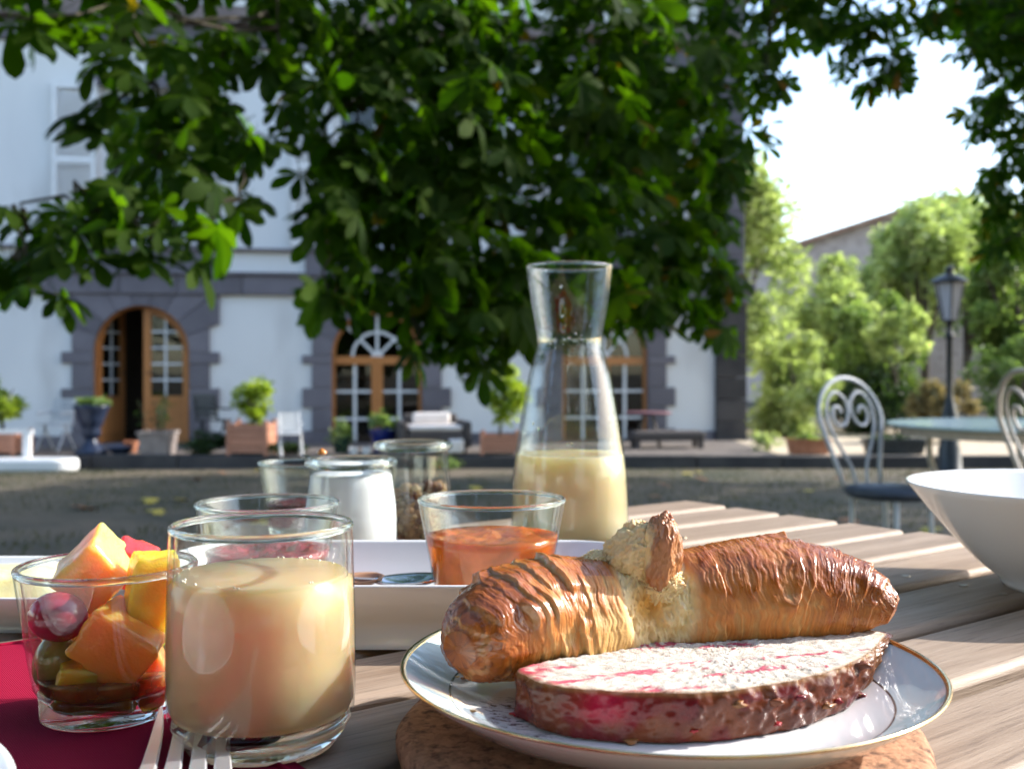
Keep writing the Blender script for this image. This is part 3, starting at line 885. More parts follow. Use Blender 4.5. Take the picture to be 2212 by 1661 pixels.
# clumps of the big chestnut (direction u,v in view units, distance, radii, number of leaves)
CH = [
 # far left sprays
 (40, 40, 3.9, 70, 70, .25, 6), (45, 480, 3.9, 60, 35, .2, 3), (40, 545, 3.8, 60, 30, .2, 3), (95, 625, 3.7, 50, 40, .15, 3), (140, 560, 3.8, 60, 40, .2, 4),
 # left bough
 (250, 60, 4.2, 140, 90, .5, 13), (330, 180, 4.3, 130, 90, .5, 13), (220, 300, 4.2, 80, 70, .4, 6), (330, 330, 4.3, 130, 90, .5, 13),
 (250, 430, 4.1, 110, 70, .4, 9), (150, 500, 4.0, 100, 50, .35, 6), (330, 490, 4.1, 100, 60, .4, 7), (430, 530, 4.0, 60, 55, .3, 4), (300, 570, 3.9, 60, 40, .3, 3),
 (470, 250, 4.4, 110, 90, .5, 10), (450, 400, 4.3, 90, 80, .4, 7), (520, 430, 4.2, 60, 50, .3, 3), (470, 90, 4.4, 120, 80, .5, 12), (600, 60, 4.6, 120, 90, .6, 13),
 (620, 180, 4.6, 90, 80, .5, 7), (600, 320, 4.6, 70, 60, .4, 4), (560, 340, 4.5, 70, 60, .4, 4),
 # middle mass
 (760, 60, 5.0, 130, 100, .7, 39), (930, 80, 5.2, 150, 110, .8, 51), (1100, 80, 5.4, 150, 110, .8, 51), (900, 240, 5.1, 130, 110, .7, 42), (1050, 260, 5.3, 140, 120, .8, 48),
 (740, 330, 4.8, 80, 70, .5, 14), (700, 300, 4.8, 60, 60, .4, 8), (800, 400, 4.9, 110, 80, .6, 26), (720, 450, 4.6, 70, 60, .4, 12), (820, 510, 4.8, 120, 80, .6, 27), (760, 600, 4.6, 80, 60, .4, 15),
 (710, 640, 4.4, 50, 35, .25, 7), (960, 420, 5.1, 130, 100, .7, 39), (950, 560, 5.0, 120, 90, .6, 31), (900, 640, 4.9, 90, 60, .4, 15), (1000, 690, 5.0, 90, 70, .4, 17), (1010, 770, 5.0, 60, 40, .3, 8),
 (1080, 600, 5.2, 110, 100, .6, 31), (1090, 700, 5.2, 70, 50, .4, 10), (890, 760, 4.8, 40, 35, .2, 4), (1120, 420, 5.4, 140, 110, .8, 44), (1210, 560, 5.6, 120, 100, .7, 32),
 (780, 210, 4.9, 90, 80, .5, 15),
 # right mass
 (1280, 80, 5.8, 150, 110, .9, 62), (1270, 260, 5.7, 140, 120, .9, 60), (1290, 430, 5.8, 140, 110, .8, 54), (1400, 160, 6.2, 130, 110, .9, 54), (1420, 330, 6.3, 120, 110, .8, 52),
 (1440, 480, 6.3, 110, 100, .7, 46), (1400, 600, 6.2, 120, 90, .7, 44), (1500, 80, 6.6, 120, 100, .9, 50), (1530, 220, 6.7, 90, 100, .7, 40), (1540, 360, 6.7, 60, 90, .5, 26), (1540, 480, 6.7, 55, 80, .5, 22),
 (1520, 590, 6.6, 70, 70, .5, 22), (1390, 680, 6.2, 80, 45, .4, 14), (1500, 670, 6.5, 60, 40, .4, 10), (1560, 715, 6.4, 35, 25, .3, 5), (1630, 60, 7.0, 80, 70, .6, 26), (1640, 180, 7.0, 50, 70, .4, 14), (1640, 300, 6.9, 40, 30, .3, 5),
 (1720, 30, 7.4, 90, 50, .6, 24), (1840, 40, 7.8, 110, 60, .6, 30), (1870, 130, 7.9, 90, 60, .5, 26), (1900, 175, 8.0, 60, 30, .4, 10), (1980, 40, 8.2, 90, 50, .6, 18), (1280, 650, 5.7, 90, 60, .5, 18),
 (1180, 660, 5.4, 70, 60, .4, 16),
]
# the crown goes on above the picture: this is what shades the boughs
CH_TOP = [(u, v, d, 300, 190, 1.2, 150) for u, v, d in
          ((120, -260, 4.6), (500, -240, 5.0), (900, -250, 5.6), (1300, -230, 6.2), (1700, -190, 7.0), (2100, -220, 7.8),
           (400, -520, 5.0), (700, -560, 5.6), (1100, -580, 6.2), (1500, -540, 6.6), (1900, -480, 7.4), (500, -820, 5.8), (1000, -860, 6.2), (1450, -800, 7.0),
           (-420, -300, 4.6))]
chest = thing('chestnut_tree', 'horse chestnut with large palmate leaves hanging over the garden', 'tree', (-4.6, 3.4, float(gz(0, 3.4))))
def to_local(root, V): return np.asarray(V)-np.array(root.location)
pt, MM, SS = tree_leaves(CH, 5, .18)
g5 = np.random.default_rng(6)
uu = U0+FPX*pt[:, 0]/pt[:, 1]; vv = V0-FPX*(pt[:, 2]-CAM_Z)/pt[:, 1]
vis = (uu > -20) & (uu < 2230) & (vv > -20)
# the leaves seen best: the nearest in each direction
score = pt[:, 1] + np.where(vis, 0, 100) - (SS/.185)*.3
cell = {}
order = np.argsort(score); single = []
for i in order:
    key = (int(uu[i]//34), int(vv[i]//34))
    if vis[i] and cell.get(key, 0) < 1 and len(single) < 300:
        cell[key] = cell.get(key, 0)+1; single.append(i)
single = set(single); rest = np.array([i for i in range(len(pt)) if i not in single])
pt2, MM2, SS2 = tree_leaves(CH_TOP, 9, .2)
# ... and unseen, overhead and behind the table, added to cut the sky fill
def world_clumps(cl, seed, size):
    return tree_leaves([(U0+FPX*x/y, V0-FPX*(z-CAM_Z)/y, y, rx/y*FPX, rz/y*FPX, ry, n) for x, y, z, rx, ry, rz, n in cl], seed, size)
CH_OVER = [(-4.5, 1.0, 4.4, 2.2, 1.8, .9, 260), (-2.2, 1.4, 4.6, 2.0, 1.6, .8, 240), (-.2, 2.2, 4.8, 1.6, 1.2, .7, 190), (-6.0, 3.5, 4.2, 1.8, 2.0, 1.4, 220), (-3.0, 3.6, 5.4, 2.4, 2.0, .9, 260), (-6.5, .3, 3.0, 1.2, 1.6, 1.6, 160)]
pt3, MM3, SS3 = world_clumps(CH_OVER, 10, .27)
pt2 = np.concatenate([pt2, pt3]); MM2 = np.concatenate([MM2, MM3]); SS2 = np.concatenate([SS2, SS3])
V1, F1 = joined_leaves(np.concatenate([pt[rest], pt2]), np.concatenate([MM[rest], MM2]), np.concatenate([SS[rest], SS2]), g5)
crown = obj('crown', fast_mesh('crown', to_local(chest, V1), F1), CHESTNUT, chest); crown['kind'] = 'stuff'
leaf_me = []
for lv, lf in LEAVES:
    me = fast_mesh('leaf', lv, lf); me.materials.append(CHESTNUT); leaf_me.append(me)
for i in sorted(single):
    o = obj('leaf', leaf_me[i % len(leaf_me)], None, crown)
    M = Matrix([[MM[i][r][c]*SS[i] for c in range(3)]+[pt[i][r]-chest.location[r]] for r in range(3)]+[[0, 0, 0, 1]])
    o.matrix_local = M
tl = Vector(chest.location)
tb = MB().tube([(0, 0, -.2), (.05, .02, .5), (.1, .1, 1.4), (.25, .2, 2.4), (.5, .4, 3.4), (.8, .6, 4.6)], [.34, .27, .23, .21, .17, .11], 14)
obj('trunk', tb.data(), BARK, chest, sm=True)
limbs = [((-4.4, 3.5, 2.6), (-.9, 4.3, 3.3)), ((-4.3, 3.6, 3.2), (.6, 5.4, 3.9)), ((-4.0, 3.9, 3.9), (2.2, 6.6, 4.3)), ((-3.9, 3.9, 4.3), (3.6, 7.8, 4.6)), ((-4.4, 3.4, 2.2), (-2.3, 3.9, 2.5))]
lp = []
for a, b in limbs:
    path = limb_path(a, b, .35, 12, .07)
    lp += path
    obj('limb', MB().tube([p-tl for p in path], [.10*(1-.75*i/11)+.012 for i in range(12)], 8).data(), BARK, chest, sm=True)
tw = MB()
cen_ = [P(q[0], q[1], q[2]) for q in CH]
for i_, c in enumerate(cen_):      # every spray hangs from the next one up, the topmost from the limbs
    up_ = [p for j_, p in enumerate(cen_) if p.z > c.z+.12]
    q = min(up_, key=lambda p: (p-c).length) if up_ else None
    if q is None or c.z > 2.35: q = min(lp, key=lambda p: (p-c).length+(0 if p.z > c.z else 3))
    path = limb_path(q, c, .06, 7, .05)
    tw.tube([p-tl for p in path], [.011, .010, .009, .008, .007, .006, .004], 5)
obj('twigs', tw.data(), TWIG, chest)['kind'] = 'stuff'

# second tree at the right: smaller leaves against the sky
CH2 = [(2170, 40, 8.4, 90, 80, .7, 52), (2190, 170, 8.6, 80, 80, .6, 44), (2120, 110, 8.4, 40, 40, .4, 10), (2190, 300, 8.7, 70, 80, .6, 46), (2130, 250, 8.6, 40, 30, .4, 10), (2200, 400, 8.8, 70, 60, .6, 38), (2180, 470, 8.8, 50, 45, .5, 22), (2160, 525, 8.7, 45, 30, .4, 12),
       (2300, 100, 8.8, 120, 140, .9, 90), (2320, 320, 9.0, 120, 150, .9, 90), (2300, 500, 9.0, 90, 60, .7, 40), (2060, 10, 8.3, 60, 35, .5, 14),
       (2600, 0, 9.6, 240, 240, 1.4, 150), (2600, 330, 9.6, 240, 200, 1.4, 130), (2950, 150, 10.2, 260, 260, 1.6, 150), (2500, -350, 9.2, 300, 200, 1.5, 160), (2900, -300, 10, 300, 220, 1.6, 140),
       (2700, 250, 7.4, 240, 200, 1.2, 110), (2750, -150, 7.6, 260, 220, 1.2, 110), (3100, 250, 7.4, 260, 220, 1.2, 110)]
# high canopy of this tree, above the picture: it shades the lawn
CH2_TOP = [(7.2, 8.0, 5.7, 2.0, 1.9, .8, 270), (9.4, 8.4, 6.2, 2.2, 2.0, 1.0, 285), (7.6, 9.8, 5.9, 2.0, 1.9, .8, 285), (10.0, 10.4, 6.4, 2.3, 2.2, 1.0, 300), (8.8, 12.6, 6.0, 2.0, 1.9, .8, 285), (11.8, 8.8, 6.6, 2.2, 2.2, 1.2, 248), (11.8, 12.8, 6.6, 2.2, 2.0, 1.2, 248), (6.9, 11.6, 6.3, 1.3, 1.6, .5, 165), (5.4, 8.4, 5.4, 1.2, 1.4, .5, 150), (6.0, 10.2, 5.9, 1.3, 1.5, .5, 150), (13.5, 11, 6.4, 1.8, 2.6, 1.2, 195), (6.5, 13.4, 5.8, 1.2, 1.3, .5, 142)]
ct2 = thing('shade_tree', 'dark leafy tree hanging beside the bright sky above the garden lamp', 'tree', (6.3, 9.4, float(gz(0, 9.4))))
pt, MM, SS = tree_leaves(CH2, 15, .16)
pt2, MM2, SS2 = world_clumps(CH2_TOP, 16, .34)
V1, F1 = joined_leaves(np.concatenate([pt, pt2]), np.concatenate([MM, MM2]), np.concatenate([SS, SS2]), np.random.default_rng(8))
o = obj('crown', fast_mesh('crown', to_local(ct2, V1), F1), CHESTNUT, ct2); o['kind'] = 'stuff'
obj('trunk', MB().tube([(0, 0, -.2), (.05, 0, .8), (.0, .05, 1.8), (-.1, .1, 3.0), (.1, .1, 4.6), (.6, .1, 6.4)], [.30, .24, .21, .18, .14, .07], 12).data(), BARK, ct2, sm=True)
tl = Vector(ct2.location); tb = MB()
for (u, v, d, ru, rv, rd, n) in CH2:
    c = P(u, v, d)-tl
    s = Vector((-.05, .05, max(1.0, min(4.4, c.z+.5))))
    tb.tube(limb_path(s, c, .15, 7, .05), [.06, .05, .04, .03, .022, .015, .008], 6)
obj('limbs', tb.data(), BARK, ct2, sm=True)['kind'] = 'stuff'

# grass on the lawn: uncountable
g = np.random.default_rng(41)
n = 26000
gx = g.uniform(-6.5, 6.5, n); gy = g.uniform(2.2, 12.9, n)
keep = (fbm(gx*.55, gy*.55, seed=77, o=3) > .42) & (np.abs(gx) < gy*.56+.6)
gx, gy = gx[keep], gy[keep]; n = len(gx)
h = g.uniform(.02, .055, n); a = g.uniform(0, 2*np.pi, n); wd = .006
bx, by = np.cos(a)*wd, np.sin(a)*wd; z0 = gz(gx, gy)-.008
V = np.stack([np.stack([gx-bx, gy-by, z0], -1), np.stack([gx+bx, gy+by, z0], -1), np.stack([gx+g.normal(0, .018, n), gy+g.normal(0, .018, n), z0+h], -1)], 1).reshape(-1, 3)
GRASSM = leaf_mat('grass_blade', (.022, .038, .011), (.07, .066, .028), .3, .6, (1.8, 2.0, .9))
o = obj('grass', fast_mesh('grass', V, np.arange(3*n).reshape(-1, 3)), GRASSM); o['kind'] = 'stuff'; o['label'] = 'short patchy grass growing on the dry lawn'

# fallen leaves on the lawn
FALLEN = [pmat('fallen_leaf_yellow', (.42, .34, .05), .7), pmat('fallen_leaf_brown', (.32, .14, .06), .8)]
fl_me = []
for k in range(2):
    lv, lf = LEAVES[k*2]; me = fast_mesh('fallen_leaf', lv*np.array([1, 1, .5]), lf); me.materials.append(FALLEN[k]); fl_me.append(me)
for i in range(34):
    y = rnd.uniform(4.2, 12.6); x = rnd.uniform(-.5, .5)*y
    k = 0 if rnd.random() < .45 else 1
    o = obj('fallen_leaf', fl_me[k], None, None, (x, y, float(gz(x, y))+.03), (rnd.uniform(-.3, .3), rnd.uniform(-.3, .3), rnd.uniform(0, 6)))
    o.scale = (.11,)*3
    tag(o, ('yellow' if k == 0 else 'brown')+' fallen chestnut leaf lying on the lawn', 'leaf', ('yellow' if k == 0 else 'brown')+' leaves fallen on the lawn')

# ================================================================== THE TERRACE
TD = 13.45
def tx(u, d=TD): return (u-U0)/FPX*d
def tz(v, d=TD): return CAM_Z-(v-V0)/FPX*d

def box_planter(u0, u1, vtop, label, m, crown, d=TD, leaf=YELLEAF, seed=1, crown_label='', cat='planter', n=1100, size=.075, group=None):
    w2 = (u1-u0)/2/FPX*d; cxx = tx((u0+u1)/2, d); h = tz(vtop, d)-TERR_Z
    t = thing('box_planter', label, cat, (cxx, d, TERR_Z), 0, group)
    # four boarded sides, posts and a soil bed
    nb = 4
    for sx in (-1, 1):
        for sy in (-1, 1):
            obj('post', bevbox((-.025, -.025, 0), (.025, .025, h+.03), .005), m, t, (sx*(w2-.026), sy*(w2-.026), 0))
    for k in range(nb):
        z0, z1 = .04+k*(h-.05)/nb, .04+(k+1)*(h-.05)/nb-.008
        for s in (-1, 1):
            obj('board', MB().box((-w2+.053, -.012, z0), (w2-.053, .012, z1)).data(), m, t, (0, s*(w2-.02), 0))
            obj('board', MB().box((-.012, -w2+.053, z0), (.012, w2-.053, z1)).data(), m, t, (s*(w2-.02), 0, 0))
    obj('soil', MB().box((-w2+.035, -w2+.035, h-.09), (w2-.035, w2-.035, h-.05)).data(), SOIL, t)
    if crown:
        a, b, c0, c1 = crown
        cc = Vector((tx((a+b)/2, d), d, tz((c0+c1)/2, d)))
        base = (cxx, d, TERR_Z+h-.05)
        shrub('citrus_tree', crown_label, 'potted tree', base, cc, ((b-a)/2/FPX*d, .26, (c1-c0)/2/FPX*d), n, size, leaf, seed, trunk_r=.022, lumps=16, lump_r=.38, branches=6)
    return t
ORANGEWOOD = wood_mat('reddish_planter_wood', (.40, .17, .10), (.52, .25, .16), (.28, .11, .06), along=(1.5, 20, 20), bump=.15)
box_planter(-40, 52, 932, 'reddish wooden planter box holding the citrus tree beside the white bench', ORANGEWOOD, (-50, 48, 800, 935), 13.3, seed=51, crown_label='small bright green citrus tree by the white bench')
box_planter(500, 588, 912, 'reddish wooden planter box beside the white garden chair', ORANGEWOOD, (500, 598, 800, 925), 13.3, seed=52, crown_label='small bright green citrus tree between the door and the window')
box_planter(1038, 1122, 936, 'wooden planter box seen behind the glass carafe', ORANGEWOOD, (1030, 1150, 770, 935), 13.35, seed=53, crown_label='tall bright green citrus tree behind the glass carafe', n=1500)
GREYPOT = pmat('grey_pot', (.20, .165, .155), .8, c2=(.28, .24, .22), nscale=8)

# dark urn with low plant
t = thing('garden_urn', 'dark blue pedestal urn planted with low greenery', 'urn', (tx(197, 13.3), 13.3, TERR_Z))
URN = pmat('dark_blue_cast_iron', (.010, .017, .040), .4, c2=(.02, .032, .065), nscale=7)
s = .66/.66
obj('base', MB().lathe([(0, 0), (.20, 0), (.20, .05), (.14, .08), (.09, .14), (.07, .19)], 28).data(), URN, t, sm=True)
obj('body', MB().lathe([(.069, .19), (.10, .23), (.125, .28), (.105, .33), (.13, .36), (.17, .46), (.20, .56), (.225, .60), (.225, .63), (.19, .63), (.17, .58), (0, .56)], 28).data(), URN, t, sm=True)
g = np.random.default_rng(61)
V, F = leaf_cloud(blob_points(420, (0.03, 0, .66), (.24, .2, .06), g, lumps=9), .07, g, 1.0)
obj('plant', fast_mesh('plant', V, F), MIDLEAF, t)['kind'] = 'stuff'
t = thing('saucer_pot', 'small dark bowl pot standing beside the urn', 'pot', (tx(260, 13.25), 13.25, TERR_Z))
obj('body', MB().lathe([(0, 0), (.09, 0), (.16, .09), (.165, .10), (.15, .10), (.08, .02), (0, .02)], 24).data(), URN, t, sm=True)
obj('soil', MB().lathe([(0, .081), (.138, .08)], 20).data(), SOIL, t)

# grey pot with upright stems in front of the door
t = thing('square_pot', 'greyish square pot with upright stems in front of the door', 'pot', (tx(342, 13.25), 13.25, TERR_Z))
pt_ = obj('body', MB().loft([rrect(.17, .17, .02, 0), rrect(.20, .20, .02, .27), rrect(.215, .215, .02, .27), rrect(.215, .215, .02, .30), rrect(.185, .185, .02, .30), rrect(.18, .18, .02, .26)]).data(), GREYPOT, t)
g = np.random.default_rng(62); tb = MB(); pp = []
for k in range(9):
    a = g.uniform(-.14, .14); b = g.uniform(-.12, .12); h = g.uniform(.3, .62)
    tip = (a*1.9, b*1.9, .26+h); tb.tube([(a, b, .25), (a*1.3, b*1.3, .26+h*.5), tip], [.008, .006, .003], 5)
    for j in range(16):
        q = g.uniform(.25, 1); pp.append((a*(1+.9*q)+g.normal(0, .03), b*(1+.9*q)+g.normal(0, .03), .26+h*q))
obj('stems', tb.data(), TWIG, t)
V, F = leaf_cloud(np.array(pp), .075, g, 1.2, .35); obj('plant', fast_mesh('plant', V, F), DARKLEAF, t)['kind'] = 'stuff'

def ground_plant(name, label, u0, u1, v0, d, m, n, size, seed, zb=TERR_Z, group=None):
    c = Vector((tx((u0+u1)/2, d), d, zb)); h = tz(v0, d)-zb; g = np.random.default_rng(seed)
    t = thing(name, label, 'plant', c, 0, group)
    V, F = leaf_cloud(blob_points(n, (0, 0, h*.5), ((u1-u0)/2/FPX*d, .2, h*.5), g, lumps=9), size, g, 1.0)
    V[:, 2] = np.maximum(V[:, 2], 0.0)
    obj('foliage', fast_mesh('foliage', V, F), m, t)['kind'] = 'stuff'
    tb = MB()
    for k in range(6):
        a = g.uniform(0, 6.28); tb.tube([(0, 0, 0), (.05*math.cos(a), .05*math.sin(a), h*.4), (.15*math.cos(a), .12*math.sin(a), h*.8)], [.008, .006, .003], 5)
    obj('stems', tb.data(), TWIG, t)
    return t
ground_plant('low_shrub', 'dark low plant at the terrace edge beside the door', 395, 500, 925, 13.2, DARKLEAF, 900, .07, 63)
ground_plant('edge_plant', 'dark green plant spilling along the kerb by the reddish planter', 560, 680, 955, 13.2, DARKLEAF, 800, .06, 64)
ground_plant('window_plant', 'grey green potted plant at the foot of the arched window', 712, 760, 900, 13.6, MIDLEAF, 350, .06, 65)
ground_plant('lawn_weed', 'small clump of green weeds at the foot of the kerb', 930, 1000, 985, 12.8, MIDLEAF, 200, .05, 66, zb=-.31)
ground_plant('corner_weed', 'tuft of greenery on the sandy path by the house corner', 1620, 1700, 930, 13.9, LIGHTLEAF, 500, .06, 67)

def round_pot(label, u, r, h, m, d, plant=None, seed=1, name='flower_pot'):
    t = thing(name, label, 'pot', (tx(u, d), d, TERR_Z))
    obj('body', MB().lathe([(0, 0), (r*.68, 0), (r*.95, h*.86), (r, h*.87), (r, h), (r*.88, h), (r*.85, h*.86), (0, h*.85)], 28).data(), m, t, sm=False)
    if plant:
        pm, ph, n, sz = plant; g = np.random.default_rng(seed)
        V, F = leaf_cloud(blob_points(n, (0, 0, h+ph*.5), (r*1.1, r, ph*.55), g, lumps=9), sz, g, 1.0)
        obj('plant', fast_mesh('plant', V, F), pm, t)['kind'] = 'stuff'
    return t
BLUEGLAZE = pmat('blue_glaze', (.006, .016, .13), .15, c2=(.010, .024, .17), nscale=5, coat=.5)
GREENGLAZE = pmat('dark_green_glaze', (.012, .04, .035), .25)
round_pot('glossy cobalt blue pot with a grassy plant before the arched window', 829, .19, .30, BLUEGLAZE, 13.7, (MIDLEAF, .20, 260, .09), 71)
round_pot('dark green glazed pot at the foot of the arched window', 737, .13, .22, GREENGLAZE, 13.6, None, 72)
round_pot('little round white pot standing on the kerb by the arched window', 764, .06, .09, WHITEPAINT, 13.22)
round_pot('little round white pot beside its twin on the kerb edge', 792, .06, .09, WHITEPAINT, 13.22, None, 73, 'small_pot')
round_pot('brown clay pot half hidden on the doorstep edge', 283, .10, .15, TERRACOTTA, 13.6)

# white slatted garden chair
def slat_chair(label, u, d, rz, m, sc=1.0, name='garden_chair', group=None):
    t = thing(name, label, 'chair', (tx(u, d), d, TERR_Z), rz, group)
    for sx in (-1, 1):
        obj('leg', MB().tube([(sx*.21, -.20, 0), (sx*.21, .06, .43)], .018, 6).data(), m, t)
        obj('leg', MB().tube([(sx*.21, .24, 0), (sx*.21, -.02, .43)], .018, 6).data(), m, t)
        obj('back_post', MB().tube([(sx*.20, .17, .42), (sx*.20, .26, .86)], .018, 6).data(), m, t)
        obj('armrest', MB().tube([(sx*.23, -.15, .62), (sx*.23, .22, .64)], .018, 6).data(), m, t)
    for k in range(6):
        obj('seat_slat', MB().box((-.22, -.2+k*.07, .435), (.22, -.145+k*.07, .452)).data(), m, t)
    for k in range(5):
        obj('back_slat', MB().box((-.21, .182+k*.017, .50+k*.075), (.21, .198+k*.017, .562+k*.075)).data(), m, t)
    t.scale = (sc,)*3
    return t
slat_chair('sunlit white wooden slat chair beside the reddish planter box', 628, 13.05, R(20), WHITEPAINT, .62)
slat_chair('thin grey garden chair against the wall by the white bench', 118, 13.9, R(-15), GREYMETAL, .8, 'metal_chair')
slat_chair('dark metal chair against the quoins to the side of the door', 462, 14.6, R(160), BLACKMETAL, .86, 'dark_chair')

# white bench at the left edge of the lawn
t = thing('garden_bench', 'thick white rounded bench standing on the lawn edge', 'bench', (tx(20, 12.6), 12.6, float(gz(0, 12.6))))
bz = tz(990, 12.6)-float(gz(0, 12.6)); bw = .80
obj('seat', MB().loft([rrect(bw, .2, .19, bz-.15, 8), rrect(bw+.02, .22, .2, bz-.12, 8), rrect(bw+.02, .22, .2, bz-.03, 8), rrect(bw, .2, .19, bz, 8)]).data(), WHITEPAINT, t)
for sx in (-1, 1):
    obj('leg', MB().box((sx*.55-.05, -.12, 0), (sx*.55+.05, .12, bz-.15)).data(), GREYPOT, t)
obj('back_post', MB().loft([rrect(.05, .03, .02, bz), rrect(.05, .03, .02, bz+.29)], Matrix.Translation((.15, .14, 0))).data(), WHITEPAINT, t)
obj('back_post', MB().loft([rrect(.05, .03, .02, bz), rrect(.05, .03, .02, bz+.29)], Matrix.Translation((-.45, .14, 0))).data(), WHITEPAINT, t)
obj('back_rail', MB().box((-.6, .12, bz+.291), (.22, .16, bz+.34)).data(), WHITEPAINT, t)

# wicker armchair with cushions
WICKER = pmat('dark_wicker', (.055, .045, .042), .8, c2=(.10, .085, .08), nscale=60, bump=.6, bscale=120)
CUSH = pmat('pale_cushion', (.74, .68, .64), .9, c2=(.66, .6, .56), nscale=5)
t = thing('wicker_armchair', 'dark wicker armchair with a pale cushion behind the granola jar', 'armchair', (tx(935, 13.5), 13.5, TERR_Z), R(12))
obj('seat', bevbox((-.36, -.34, .10), (.36, .34, .30), .03), WICKER, t)
obj('backrest', bevbox((-.36, .25, .301), (.36, .36, .50), .03), WICKER, t)
for sx in (-1, 1):
    obj('armrest', bevbox((sx*.41-.045, -.34, .08), (sx*.41+.045, .36, .42), .03), WICKER, t)
    for sy in (-1, 1):
        obj('leg', MB().box((sx*.36-.03, sy*.3-.03, 0), (sx*.36+.03, sy*.3+.03, .099)).data(), WICKER, t)
obj('seat_cushion', bevbox((-.34, -.33, .301), (.34, .22, .37), .03, 3), CUSH, t)
obj('back_cushion', bevbox((-.25, .12, .371), (.25, .20, .52), .04, 3), CUSH, t)
t = thing('footstool', 'pale padded footstool beside the wicker armchair', 'stool', (tx(985, 13.15), 13.15, TERR_Z))
obj('pad', bevbox((-.10, -.12, .03), (.10, .12, .20), .03, 3), CUSH, t)
for sx in (-1, 1): obj('foot', MB().box((sx*.07-.015, -.1, 0), (sx*.07+.015, .1, .029)).data(), WICKER, t)

# dark terrace table and low bench seen through the carafe's right
t = thing('terrace_table', 'dark terrace table with a plum coloured top behind the carafe', 'table', (tx(1400, 14.7), 14.7, TERR_Z))
PLUM = pmat('plum_cloth', (.13, .055, .07), .8)
obj('top', MB().lathe([(0, .46), (.32, .46), (.33, .475), (.32, .49), (0, .49)], 30).data(), PLUM, t)
for k in range(4):
    a = k*math.pi/2+.6
    obj('leg', MB().tube([(.08*math.cos(a), .08*math.sin(a), .459), (.24*math.cos(a), .24*math.sin(a), 0)], .018, 6).data(), WICKER, t)
t = thing('low_bench', 'low dark wicker bench beside the plum topped table', 'bench', (tx(1440, 14.4), 14.4, TERR_Z), R(6))
obj('seat', bevbox((-.5, -.2, .12), (.5, .2, .24), .03), WICKER, t)
for sx in (-1, 1):
    for sy in (-1, 1): obj('leg', MB().box((sx*.44-.03, sy*.15-.03, 0), (sx*.44+.03, sy*.15+.03, .119)).data(), WICKER, t)

# troughs on the kerb at the right
def trough(label, u0, u1, m, d, seed, mp):
    w2 = (u1-u0)/2/FPX*d; h = .19
    t = thing('planter_trough', label, 'planter', (tx((u0+u1)/2, d), d, TERR_Z+.004))
    obj('body', MB().loft([rrect(w2*.9, .09, .02, 0), rrect(w2, .11, .02, h-.03), rrect(w2+.012, .122, .02, h-.029), rrect(w2+.012, .122, .02, h), rrect(w2-.01, .1, .02, h), rrect(w2-.02, .09, .02, h-.04)]).data(), m, t)
    g = np.random.default_rng(seed)
    V, F = leaf_cloud(blob_points(160, (0, 0, h+.02), (w2*.9, .1, .05), g), .06, g, 1.0)
    obj('plant', fast_mesh('plant', V, F), mp, t)['kind'] = 'stuff'
trough('reddish brown trough planter behind the grey scroll chair', 1702, 1790, TERRACOTTA, 13.35, 81, MIDLEAF)
trough('black plastic trough planter between the chair and the round table', 1866, 1996, BLACKMETAL, 13.35, 82, DARKLEAF)

# ---- garden lamp
ld = 11.6; lz = float(gz(0, ld))
t = thing('garden_lamp', 'black cast iron garden lamp post with frosted lantern', 'lamp', (tx(2051, ld), ld, lz))
def lv(v): return tz(v, ld)-lz
FROST = pmat('frosted_lantern_glass', (.48, .46, .50), .5, c2=(.52, .5, .54), nscale=3)
obj('base', MB().lathe([(0, 0), (.16, 0), (.16, .05), (.13, .08), (.12, .32), (.105, .36), (.095, lv(905)), (.065, lv(880)), (.05, lv(868))], 20).data(), BLACKMETAL, t, sm=True)
obj('pole', MB().lathe([(.05, lv(868)), (.042, lv(860)), (.036, lv(850)), (.032, lv(735)), (.05, lv(730)), (.05, lv(722)), (.03, lv(718)), (.035, lv(700)), (.06, lv(692))], 18).data(), BLACKMETAL, t, sm=True)
zb, zt = lv(692), lv(612)
for k in range(6):
    a0, a1 = k*math.pi/3+.3, (k+1)*math.pi/3+.3
    rb, rt = .085, .165
    q = [Vector((rb*math.cos(a0), rb*math.sin(a0), zb)), Vector((rb*math.cos(a1), rb*math.sin(a1), zb)), Vector((rt*math.cos(a1), rt*math.sin(a1), zt)), Vector((rt*math.cos(a0), rt*math.sin(a0), zt))]
    inn = [p*1.0-Vector((math.cos((a0+a1)/2), math.sin((a0+a1)/2), 0))*.006 for p in q]
    obj('pane', MB().loft([q, inn]).data(), FROST, t)
    obj('lantern_bar', MB().tube([q[0]*1.01, q[3]*1.01], .011, 6).data(), BLACKMETAL, t)
obj('lantern_bottom', MB().lathe([(0, zb-.02), (.09, zb-.02), (.095, zb+.004), (0, zb+.004)], 18).data(), BLACKMETAL, t)
obj('lantern_roof', MB().lathe([(0, zt), (.20, zt), (.205, zt+.02), (.12, zt+.075), (.05, zt+.11), (.035, zt+.13), (.05, zt+.15), (.05, zt+.17), (.02, zt+.19), (0, zt+.20)], 18).data(), BLACKMETAL, t)

